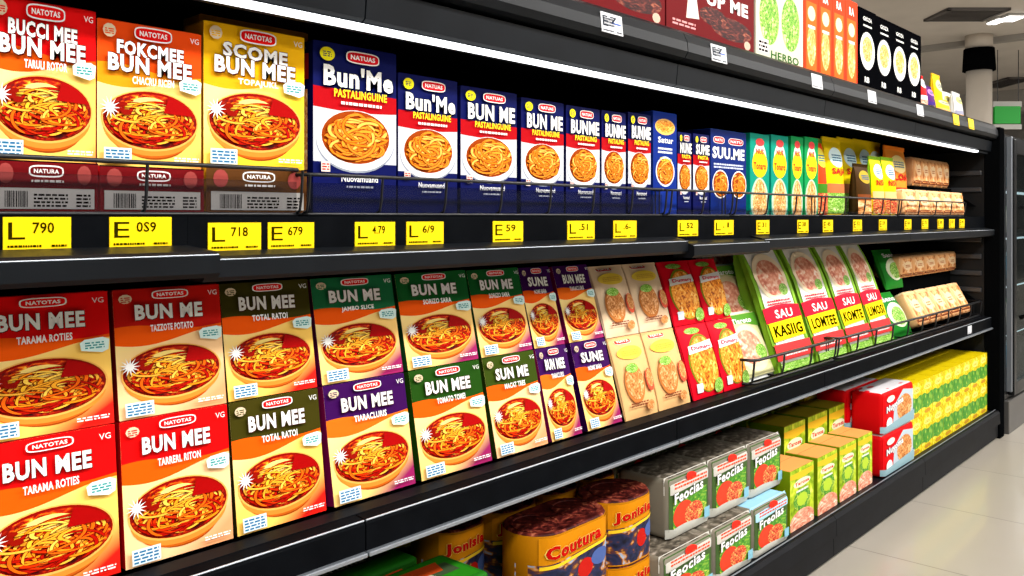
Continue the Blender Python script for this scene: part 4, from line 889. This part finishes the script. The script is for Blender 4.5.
# red and white packs
def art_redpack(w, h):
    a = Art(w, h); a.rect(0.02, 0.02, 0.98, 0.98, ink((0.72, 0.008, 0.015))); a.poly([(0.28, 0.02), (0.98, 0.02), (0.98, 0.82), (0.62, 0.92), (0.34, 0.62)], ink((0.55, 0.62, 0.68)))
    a.ell(0.66, 0.47, 0.24, 0.32, 'food_fillet', 26); a.text('Nuyoma', 0.08, 0.46, 0.60, 0.66, WHITE, 0.04, 0.12, out=ink((0.03, 0.04, 0.2)), ob=0.01); a.ell(0.16, 0.25, 0.09, 0.14, WHITE, 14); a.ell(0.2, 0.82, 0.12, 0.08, ink((0.9, 0.75, 0.7)), 14)
    a.band(lambda u: 0.20 + 0.12 * u, lambda u: 0.05, ink((0.35, 0.5, 0.55))); return a
def red_top():
    m, N, L, B = newmat('print_red_dots'); uv = N.new('ShaderNodeUVMap'); uv.uv_map = 'UV'
    v = N.new('ShaderNodeTexVoronoi'); v.inputs['Scale'].default_value = 1.7; L.new(uv.outputs['UV'], v.inputs['Vector'])
    r = ramp(N, [(0.0, (0.72, 0.01, 0.02)), (0.32, (0.72, 0.01, 0.02)), (0.36, (0.75, 0.72, 0.74))]); L.new(v.outputs['Distance'], r.inputs['Fac']); L.new(r.outputs['Color'], B.inputs['Base Color']); B.inputs['Roughness'].default_value = 0.3; return m
kR = simple_soft('snack_multipack', 0.31, 0.115, 0.15, art_redpack(0.31, 0.15), ink((0.70, 0.01, 0.015)), red_top(), 0.016, 3, names=('wrapper', 'front_print'))
xr0, xr1 = SX(883, 1.085), SX(914, 1.085)
for t in range(2):
    put(kR, (xr0 + xr1) / 2, 1.085, ZD + t * 0.151, w=xr1 - xr0, h=0.149, label='red and white snack multipack in front, %s one of the stack' % ('bottom', 'top')[t], cat='multipack', group='red snack multipacks')
    put(kR, (xr0 + xr1) / 2 - 0.02, 1.205, ZD + t * 0.151, w=xr1 - xr0, h=0.147, label='shaded red snack multipack behind the front stack, %s one' % ('bottom', 'top')[t], cat='multipack', group='red snack multipacks')
# lime green cartons
def art_lime(w, h):
    a = Art(w, h); a.rect(0, 0, 1, 1, 'print_lime', True); a.band(lambda u: 0.93, lambda u: 0.86 - 0.04 * math.sin(u * 3.1), ink((0.75, 0.55, 0.05))); a.ell(0.5, 0.74, 0.36, 0.07, ink((0.8, 0.8, 0.6)), 18); a.text('Tarosa', 0.2, 0.71, 0.8, 0.77, ink((0.65, 0.05, 0.02)), 0.04)
    a.ell(0.5, 0.46, 0.36, 0.19, 'print_leaf', 22); a.ell(0.5, 0.46, 0.22, 0.11, ink((0.5, 0.65, 0.08)), 18); a.ell(0.5, 0.08, 0.55, 0.22, 'food_ham', 22); a.lines(0.25, 0.60, 0.75, 0.66, 1, WHITE); return a
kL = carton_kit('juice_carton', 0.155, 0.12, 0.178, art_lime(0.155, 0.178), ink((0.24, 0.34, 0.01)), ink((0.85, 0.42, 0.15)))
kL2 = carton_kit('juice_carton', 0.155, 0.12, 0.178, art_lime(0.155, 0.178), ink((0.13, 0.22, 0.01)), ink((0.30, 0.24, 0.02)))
for i, (a, b) in enumerate(((790, 813.5), (817.5, 837), (839.5, 856), (858, 872))):
    x0_, x1_ = SX(a, 1.10), SX(b, 1.10)
    put(kL, (x0_ + x1_) / 2, 1.10, ZD, w=x1_ - x0_, d=0.105, h=0.178, label='lime green carton with orange top in the front row, %s from the left' % ORD[i], cat='food box', group='lime green cartons, front row')
for i, (a, b) in enumerate(((784, 805), (808, 827), (829, 847))):
    x0_, x1_ = SX(a, 1.215), SX(b, 1.215)
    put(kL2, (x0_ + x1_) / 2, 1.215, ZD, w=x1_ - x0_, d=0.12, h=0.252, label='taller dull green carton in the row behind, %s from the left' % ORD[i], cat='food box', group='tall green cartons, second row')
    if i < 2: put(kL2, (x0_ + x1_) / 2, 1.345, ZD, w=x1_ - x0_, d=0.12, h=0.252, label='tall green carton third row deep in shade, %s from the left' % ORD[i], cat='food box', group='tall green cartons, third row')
# white vegetable packs
def art_white(w, h, word, blue=False):
    a = Art(w, h); a.rect(0.03, 0.02, 0.97, 0.97, ink((0.10, 0.17, 0.06))); a.rect(0.10, 0.10, 0.90, 0.66, 'print_leaf', True); a.ell(0.34, 0.34, 0.24, 0.22, ink((0.75, 0.10, 0.05)), 22); a.ell(0.58, 0.30, 0.22, 0.18, 'food_tomato', 20)
    a.band(lambda u: 1.0, lambda u: 0.72 + 0.06 * u, ink((0.45, 0.68, 0.8) if blue else (0.60, 0.58, 0.53))); a.lines(0.12, 0.80, 0.9, 0.92, 2, ink((0.75, 0.12, 0.03))); a.ell(0.52, 0.92, 0.12, 0.06, ink((0.8, 0.05, 0.03)), 14)
    a.text(word, 0.10, 0.56, 0.78, 0.74, WHITE, 0.03, 0.08, out=ink((0.02, 0.05, 0.03)), ob=0.01); a.band(lambda u: 0.17 + 0.03 * math.sin(u * 5), lambda u: 0.02, ink((0.60, 0.60, 0.55))); a.rect(0.80, 0.12, 0.93, 0.3, ink((0.3, 0.55, 0.65))); return a
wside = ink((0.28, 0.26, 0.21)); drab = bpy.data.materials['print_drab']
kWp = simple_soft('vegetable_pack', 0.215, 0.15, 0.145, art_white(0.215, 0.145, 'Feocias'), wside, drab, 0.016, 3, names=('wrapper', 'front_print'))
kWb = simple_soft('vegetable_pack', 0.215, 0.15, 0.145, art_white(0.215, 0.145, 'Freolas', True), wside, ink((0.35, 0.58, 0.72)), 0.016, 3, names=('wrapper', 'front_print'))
xs_low = [(SX(663, 1.085), SX(713.5, 1.085)), (SX(715, 1.085), SX(753, 1.085)), (SX(753.8, 1.085), SX(789, 1.085))]
xs_up = [(SX(668, 1.13), SX(710, 1.13)), (SX(711.5, 1.13), SX(749, 1.13)), (SX(750, 1.13), SX(782, 1.13))]
for i, (a, b) in enumerate(xs_low):
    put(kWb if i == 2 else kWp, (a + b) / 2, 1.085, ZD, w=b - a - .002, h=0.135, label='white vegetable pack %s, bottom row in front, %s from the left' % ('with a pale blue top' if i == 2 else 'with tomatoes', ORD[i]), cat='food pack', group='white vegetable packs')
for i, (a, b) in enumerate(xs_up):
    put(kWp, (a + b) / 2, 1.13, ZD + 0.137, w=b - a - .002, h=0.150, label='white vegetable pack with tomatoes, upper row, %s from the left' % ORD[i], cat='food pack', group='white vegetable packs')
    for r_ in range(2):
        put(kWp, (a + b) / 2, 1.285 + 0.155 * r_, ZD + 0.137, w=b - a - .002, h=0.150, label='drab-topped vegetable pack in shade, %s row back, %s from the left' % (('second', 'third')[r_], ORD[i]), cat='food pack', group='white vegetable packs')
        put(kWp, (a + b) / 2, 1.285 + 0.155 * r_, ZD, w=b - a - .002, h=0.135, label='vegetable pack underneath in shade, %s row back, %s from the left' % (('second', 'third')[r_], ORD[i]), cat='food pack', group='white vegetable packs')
# can multipacks in card sleeves
def can_kit(w, d, h, ncan, word):
    k = Kit('can_multipack', w, d, h); r = d * 0.46; S = w / 2 - r
    def outline(n=10):
        P = []
        for k_ in range(n + 1): a = -math.pi / 2 + math.pi * k_ / n; P.append((S + r * math.cos(a), d / 2 + r * math.sin(a) * d / 2 / r))
        for k_ in range(n + 1): a = math.pi / 2 + math.pi * k_ / n; P.append((-S + r * math.cos(a), d / 2 + r * math.sin(a) * d / 2 / r))
        return P
    P = outline(); bm = bmesh.new(); uvl = bm.loops.layers.uv.new('UV')
    lo = [bm.verts.new((x, y, 0)) for x, y in P]; hi = [bm.verts.new((x, y, h * 0.965)) for x, y in P]; rim = [bm.verts.new((x * 0.97, d / 2 + (y - d / 2) * 0.95, h)) for x, y in P]; dish = [bm.verts.new((x * 0.93, d / 2 + (y - d / 2) * 0.88, h * 0.985)) for x, y in P]
    n = len(P)
    for A_, B_ in ((lo, hi), (hi, rim), (rim, dish)):
        for i in range(n): f = bm.faces.new((A_[i], A_[(i + 1) % n], B_[(i + 1) % n], B_[i])); f.smooth = True
    f = bm.faces.new(dish); f.material_index = 1
    for f in bm.faces:
        if all(v.co.z > h * 0.95 for v in f.verts): f.material_index = 1
    for f in bm.faces:
        for lp in f.loops: lp[uvl].uv = (lp.vert.co.x / w * 2, lp.vert.co.y / d * 2 - 1)
    bm.faces.new(lo[::-1])
    k.part('card_sleeve', finish(bm, 'card_sleeve', [ink((0.48, 0.22, 0.005)), bpy.data.materials['food_sausage']]))
    a = Art(w, h, 0.0005); a.rect(0.07, 0.0, 0.93, 0.94, ink((0.66, 0.30, 0.01))); a.band(lambda u: 0.56 + 0.10 * u, lambda u: 0.02, 'food_dark_mix')
    a.L[-1] = (a.L[-1][0], a.L[-1][1], a.L[-1][2], [(2 * x - 1, 2 * y - 1) for x, y in a.L[-1][0]], a.L[-1][4])
    a.ell(0.55, 0.34, 0.10, 0.14, ink((0.55, 0.03, 0.02)), 14); a.ell(0.74, 0.42, 0.12, 0.12, ink((0.12, 0.18, 0.40)), 14); a.poly([(0.07, 0.50), (0.93, 0.62), (0.93, 0.66), (0.07, 0.55)], ink((0.85, 0.6, 0.05)))
    a.text(word, 0.10, 0.63, 0.74, 0.82, ink((0.55, 0.01, 0.005)), 0.05, 0.06, out=ink((0.9, 0.72, 0.2)), ob=0.008)
    def dr(u, v):
        x = abs((u - .5) * w)
        return (0 if x < S else d / 2 - math.sqrt(max(0, r * r - (x - S) ** 2)) * (d / 2 / r)) - 0.0008
    k.part('front_print', a.mesh('front_print', (dr, 0.012)))
    for q in range(ncan):
        cxq = -w / 2 + w * (q + .5) / ncan; rr = min(w / ncan, d) * 0.40; bm = bmesh.new()
        rings = [(rr, h * 0.986), (rr, h * 1.0), (rr * 0.92, h * 1.0), (rr * 0.90, h * 0.99)]; R_ = [[bm.verts.new((cxq + q_ * math.cos(2 * math.pi * t / 20), d / 2 + q_ * math.sin(2 * math.pi * t / 20), z_)) for t in range(20)] for q_, z_ in rings]
        for A_, B_ in zip(R_, R_[1:]):
            for t in range(20): bm.faces.new((A_[t], A_[(t + 1) % 20], B_[(t + 1) % 20], B_[t]))
        bm.faces.new(R_[-1]); uvl = bm.loops.layers.uv.new('UV')
        for f in bm.faces:
            for lp in f.loops: lp[uvl].uv = ((lp.vert.co.x - cxq) / rr, (lp.vert.co.y - d / 2) / rr)
        k.part('can_lid', finish(bm, 'can_lid', [bpy.data.materials['food_sausage']]))
    return k
kCan = can_kit(0.255, 0.14, 0.145, 2, 'Coutura'); kCan1 = can_kit(0.17, 0.14, 0.145, 1, 'Jonisia')
xa0, xa1, xb1 = SX(540, 1.10), SX(618, 1.10), SX(661, 1.11)
def cans(kit, xa, xb, y, t, lab): put(kit, (xa + xb) / 2, y, ZD + t * 0.1455, w=xb - xa - .003, h=0.145, d=0.14, label=lab, cat='multipack', group='yellow and dark can multipacks')
cans(kCan, xa0, xa1, 1.10, 1, 'wide yellow can multipack reading Coutura, top tier in front')
cans(kCan, xa0, xa1, 1.10, 0, 'wide yellow can multipack underneath the Coutura one in front')
cans(kCan1, xa1, xb1, 1.11, 1, 'narrow yellow can multipack, top tier beside the white vegetable packs')
cans(kCan1, xa1, xb1, 1.11, 0, 'narrow yellow can multipack, bottom tier beside the white vegetable packs')
for r_ in range(2):
    for i, (pa, pb) in enumerate(((1.66, 1.80), (1.51, 1.655), (1.34, 1.505), (1.185, 1.335))):
        ya_ = 1.255 + 0.148 * r_
        for t in range(2):
            cans(kCan1, pa, pb, ya_, t, 'shaded can multipack, %s tier, %s row back, %s from the right' % (('bottom', 'top')[t], ('second', 'third')[r_], ORD[i]))
# flat green packets at the left
def art_green(w, h):
    a = Art(w, h); a.rect(0, 0, 1, 1, ink((0.03, 0.17, 0.02))); a.poly([(0.2, 0.55), (0.9, 0.6), (0.88, 0.85), (0.22, 0.8)], ink((0.6, 0.08, 0.02))); a.lines(0.1, 0.15, 0.9, 0.45, 2, ink((0.65, 0.55, 0.2))); return a
def gflat():
    w, d, h = 0.30, 0.13, 0.045; k = Kit('frozen_packet', w, d, h); bm = bmesh.new(); bx(bm, -w / 2, w / 2, 0, d, 0, h, 0, 0.009, 3); k.part('wrapper', finish(bm, 'wrapper', [ink((0.03, 0.20, 0.02))], True))
    k.part('front_print', art_green(w * 0.94, h * 0.7).mesh('front_print', y=-0.0003))
    for v in k.parts[-1][1].vertices: v.co.z += h * 0.15
    a = Art(w * 0.9, d * 0.82); a.rect(0, 0, 1, 1, ink((0.04, 0.26, 0.02))); a.rect(0.05, 0.35, 0.95, 0.75, ink((0.08, 0.12, 0.06))); a.poly([(0.25, 0.55), (0.85, 0.5), (0.9, 0.85), (0.3, 0.9)], ink((0.55, 0.1, 0.02))); a.text('Tomaruma', 0.1, 0.40, 0.75, 0.55, ink((0.5, 0.5, 0.4)), 0.02)
    me = a.mesh('top_print'); me.transform(Matrix.Translation((0, d * 0.09, h + 0.0004)) @ Matrix.Rotation(-math.pi / 2, 4, 'X')); k.part('top_print', me); return k
kGf = gflat()
for c_, (xs, y, n) in enumerate(((1.00, 1.10, 6), (0.68, 1.11, 6), (0.96, 1.25, 6), (0.64, 1.26, 6))):
    for t in range(n):
        where = ('front right stack', 'front left stack', 'rear right stack', 'rear left stack')[c_]
        put(kGf, xs + 0.004 * ((t * 7) % 3 - 1), y, ZD + 0.0455 * t, yaw=0.02 * ((t * 5) % 3 - 1), label='flat green packet in the %s, %s from the bottom' % (where, ORD[t]), cat='food packet', group='flat green packets')

# ================================================================ TOP BOARD GOODS
YT = 1.125
def putT(kit, p0, p1, h, label, cat, group=None, Y=YT, d=None):
    a, b = SX(p0, Y), SX(p1, Y); return put(kit, (a + b) / 2, Y, ZT + 0.001, w=b - a - .002, h=h, d=d, label=label, cat=cat, group=group)
def art_choc(w, h, word):
    a = Art(w, h); a.rect(0, 0, 1, 1, ink((0.20, 0.003, 0.008))); a.ell(0.72, 0.20, 0.25, 0.10, 'food_sausage', 18); a.ell(0.5, 0.26, 0.16, 0.08, 'food_sausage', 14); a.text(word, 0.42, 0.35, 0.92, 0.47, WHITE, 0.045); a.poly([(0.2, 0.18), (0.34, 0.2), (0.3, 0.42), (0.22, 0.36)], ink((0.8, 0.7, 0.65)))
    a.lines(0.06, 0.10, 0.3, 0.16, 2, ink((0.75, 0.4, 0.4))); a.ell(0.91, 0.10, 0.04, 0.04, ink((0.7, 0.5, 0.4)), 12); a.text(word, 0.1, 0.66, 0.9, 0.86, WHITE, 0.045); return a
kCh = carton_kit('chocolate_carton', 0.44, 0.2, 0.30, art_choc(0.44, 0.30, 'UP ME'), ink((0.14, 0.005, 0.01)), ink((0.14, 0.005, 0.01)))
putT(kCh, 552, 665, 0.30, 'dark red chocolate carton on the top board, farther left one cut by the frame', 'food box', 'dark red chocolate cartons')
putT(kCh, 666, 754, 0.30, 'dark red chocolate carton reading UP ME beside the white herb carton', 'food box', 'dark red chocolate cartons')
def art_herb(w, h):
    a = Art(w, h); a.rect(0, 0, 1, 1, ink((0.72, 0.68, 0.55)))
    for c in (0.27, 0.72): a.ell(c, 0.40, 0.20, 0.24, 'food_greens', 22); a.ell(c, 0.82, 0.20, 0.14, 'food_greens', 18)
    a.rect(0.05, 0.08, 0.25, 0.2, ink((0.75, 0.72, 0.7))); a.lines(0.06, 0.09, 0.24, 0.19, 3, DARK); a.text('HERBO', 0.3, 0.05, 0.9, 0.12, ink((0.05, 0.2, 0.02)), 0.02); a.lines(0.2, 0.64, 0.8, 0.7, 1, ink((0.5, 0.1, 0.1))); return a
kH = carton_kit('herb_carton', 0.31, 0.2, 0.33, art_herb(0.31, 0.33), ink((0.6, 0.56, 0.45)), ink((0.6, 0.56, 0.45)))
putT(kH, 755.5, 803, 0.33, 'white carton with green herb pictures on the top board', 'food box')
def art_or(w, h):
    a = Art(w, h); a.rect(0, 0, 1, 1, ink((0.72, 0.08, 0.005))); a.rect(0.14, 0.05, 0.86, 0.78, ink((0.88, 0.20, 0.02))); a.ell(0.5, 0.32, 0.30, 0.22, 'food_soup', 20); a.ell(0.5, 0.66, 0.26, 0.08, ink((0.95, 0.75, 0.5)), 18); a.text('RA', 0.3, 0.83, 0.7, 0.92, WHITE, 0.03); a.lines(0.25, 0.5, 0.75, 0.56, 1, WHITE); return a
kO = carton_kit('sauce_carton', 0.11, 0.2, 0.29, art_or(0.11, 0.29), ink((0.80, 0.13, 0.01)), ink((0.85, 0.2, 0.02)))
oa, ob_ = SX(804, YT), SX(857.5, YT)
for i in range(4):
    w = (ob_ - oa) / 4; put(kO, oa + w * (i + .5), YT, ZT + .001, w=w - .002, h=0.292, label='tall orange sauce carton on the top board, %s of four from the left' % ORD[i], cat='food box', group='orange sauce cartons')
def art_blk(w, h):
    a = Art(w, h); a.rect(0, 0, 1, 1, ink((0.008, 0.008, 0.01))); a.ell(0.5, 0.50, 0.42, 0.23, WHITE, 30); a.ell(0.5, 0.52, 0.30, 0.155, 'food_soup', 26); a.text('GIOZA', 0.25, 0.86, 0.75, 0.91, WHITE, 0.02); a.lines(0.25, 0.79, 0.75, 0.83, 1, WHITE); a.text('RB', 0.33, 0.11, 0.6, 0.18, WHITE, 0.03); return a
kB_ = carton_kit('noodle_bowl_carton', 0.17, 0.2, 0.28, art_blk(0.17, 0.28), ink((0.008, 0.008, 0.01)), ink((0.012, 0.012, 0.014)))
oa, ob_ = SX(858.5, YT), SX(921, YT)
for i in range(4):
    w = (ob_ - oa) / 4; put(kB_, oa + w * (i + .5), YT, ZT + .001, w=w - .002, h=0.283 if i else 0.286, label='black carton picturing a white bowl on the top board, %s from left' % ORD[i], cat='food box', group='black bowl cartons')
# small bags past the black cartons
kS = pouch_kit('snack_pouch', 0.12, 0.06, 0.16, art_pouch(0.12, 0.16, (0.8, 0.03, 0.03), (0.9, 0.85, 0.85), (0.85, 0.8, 0.8), 'food_ham'), ink((0.78, 0.05, 0.05)), stand=True)
kS2 = pouch_kit('snack_pouch', 0.12, 0.06, 0.16, art_pouch(0.12, 0.16, (0.16, 0.04, 0.25), (0.6, 0.3, 0.6), (0.1, 0.05, 0.3), 'food_dark_mix'), ink((0.16, 0.04, 0.25)), stand=True)
kS3 = pouch_kit('snack_pouch', 0.12, 0.06, 0.16, art_pouch(0.12, 0.16, (0.9, 0.6, 0.02), (0.9, 0.8, 0.5), (0.8, 0.5, 0.2), 'food_crust'), ink((0.9, 0.6, 0.02)), stand=True)
kS4 = pouch_kit('snack_pouch', 0.12, 0.06, 0.16, art_pouch(0.12, 0.16, (0.75, 0.75, 0.75), (0.9, 0.8, 0.3), (0.4, 0.4, 0.5), 'food_soup'), ink((0.75, 0.75, 0.72)), stand=True)
for kit, a, b, h, Y, lab in ((kS, 922, 930, 0.15, 1.14, 'small red and white bag just past the black cartons'), (kS2, 930, 938, 0.12, 1.15, 'small dark purple bag past the black cartons'), (kS3, 938, 946, 0.21, 1.20, 'tall yellow bag on the top board, tallest past the black cartons'),
                             (kS3, 940, 954, 0.08, 1.14, 'low yellow bag in front of the tall yellow one'), (kS4, 946, 957, 0.155, 1.22, 'pale bag between the tall yellow one and the white one'), (kS4, 958, 966, 0.15, 1.18, 'white bag standing last on the top board')):
    putT(kit, a, b, h, lab, 'food pouch', 'small bags at the end of the top board', Y=Y)

# ================================================================ GLASS DOOR COOLER BEYOND THE SHELVING
cb = pm('cooler_black', (0.006, 0.0065, 0.007), 0.35, 0.0, var=0.2, bscale=9, spec=0.2); cg = pm('cooler_kick_grey', (0.09, 0.085, 0.08), 0.4, 0.4, var=0.1, bscale=5)
c = tag(obj('glass_door_cooler', None), 'black upright cooler with glass doors beyond the end of the shelving', 'cooler'); c.location = (4.72, 1.04, FZ)
HT = 1.05 + 0.40; W_ = 2.4
bm = bmesh.new(); bx(bm, 0, 0.03, 0.02, 0.8, 0.16, HT); bx(bm, W_ - .03, W_, 0.02, 0.8, 0.16, HT); bx(bm, 0.03, W_ - .03, 0.77, 0.8, 0.16, HT); bx(bm, 0.03, W_ - .03, 0.02, 0.77, HT - 0.04, HT); bx(bm, 0.03, W_ - .03, 0.02, 0.77, 0.16, 0.2)
obj('cabinet', finish(bm, 'cabinet', [cb]), c)
obj('kick_plate', box_me('kick_plate', 0, W_, 0.0, 0.78, 0.0, 0.16, cg, 0.004), c)
obj('edge_trim', box_me('edge_trim', 0.035, 0.052, -0.004, 0.02, 0.2, HT - 0.01, edge_m, 0.002), c)
for k_ in range(3):
    a = 0.06 + k_ * 0.78; bm = bmesh.new(); wd2 = 0.75
    bx(bm, a, a + 0.05, -0.01, 0.02, 0.18, HT - 0.02, 0, .003); bx(bm, a + wd2 - 0.05, a + wd2, -0.01, 0.02, 0.18, HT - 0.02, 0, .003); bx(bm, a + .05, a + wd2 - .05, -0.01, 0.02, 0.18, 0.24); bx(bm, a + .05, a + wd2 - .05, -0.01, 0.02, HT - 0.09, HT - 0.02)
    dframe = obj('door', finish(bm, 'door', [cb]), c)
    obj('glass_pane', box_me('glass_pane', a + .05, a + wd2 - .05, 0.002, 0.008, 0.24, HT - 0.09, glass), dframe)
    bm = bmesh.new(); hx = a + 0.11; tube(bm, [(hx, -0.01, 0.55), (hx, -0.045, 0.57), (hx, -0.045, 1.08), (hx, -0.01, 1.10)], 0.012, 10); obj('handle', finish(bm, 'handle', [cb], True), dframe)
for k_, zz in enumerate((0.42, 0.68, 0.94, 1.19)):
    obj('cooler_shelf', box_me('cooler_shelf', 0.03, W_ - .03, 0.12, 0.76, zz, zz + 0.02, steel2), c)
    obj('shelf_light', box_me('shelf_light', 0.06, W_ - .06, 0.13, 0.15, zz - 0.012, zz, pm('cooler_light_glow', (0.8, 0.93, 1.0), 0.5, emit=2.0)), c)
def tub_kit(col, lid):
    k = Kit('food_tub', 0.12, 0.12, 0.12); bm = bmesh.new(); n = 18
    R_ = [[bm.verts.new((q * math.cos(2 * math.pi * t / n), 0.06 + q * math.sin(2 * math.pi * t / n), z)) for t in range(n)] for q, z in ((0.045, 0), (0.056, 0.105))]
    for t in range(n): bm.faces.new((R_[0][t], R_[0][(t + 1) % n], R_[1][(t + 1) % n], R_[1][t])).smooth = True
    bm.faces.new(R_[0][::-1]); bm.faces.new(R_[1]); k.part('tub', finish(bm, 'tub', [ink(col)])); m = cyl_me('lid', 0.059, 0.105, 0.12, ink(lid), 18); m.transform(Matrix.Translation((0, 0.06, 0))); k.part('lid', m); return k
tk = [tub_kit((0.05, 0.35, 0.5), (0.6, 0.8, 0.85)), tub_kit((0.6, 0.1, 0.25), (0.8, 0.7, 0.7)), tub_kit((0.7, 0.65, 0.6), (0.2, 0.4, 0.2)), tub_kit((0.1, 0.3, 0.15), (0.7, 0.7, 0.6))]
tn = ['blue', 'pink', 'pale', 'green']; shn = ['bottom', 'second', 'third', 'fourth', 'fifth']
for j, zz in enumerate((0.2, 0.44, 0.70, 0.96, 1.21)):
    for i in range(5):
        q = (i + j * 2) % 4
        put(tk[q], 4.72 + 0.24 + 0.135 * i, 1.04 + 0.17, FZ + zz + 0.001, h=0.15 if j < 4 else 0.12, w=0.125, label='%s tub behind the cooler glass, %s shelf from below, %s from the left' % (tn[q], shn[j], ORD[i]), cat='tub', group='tubs in the cooler')
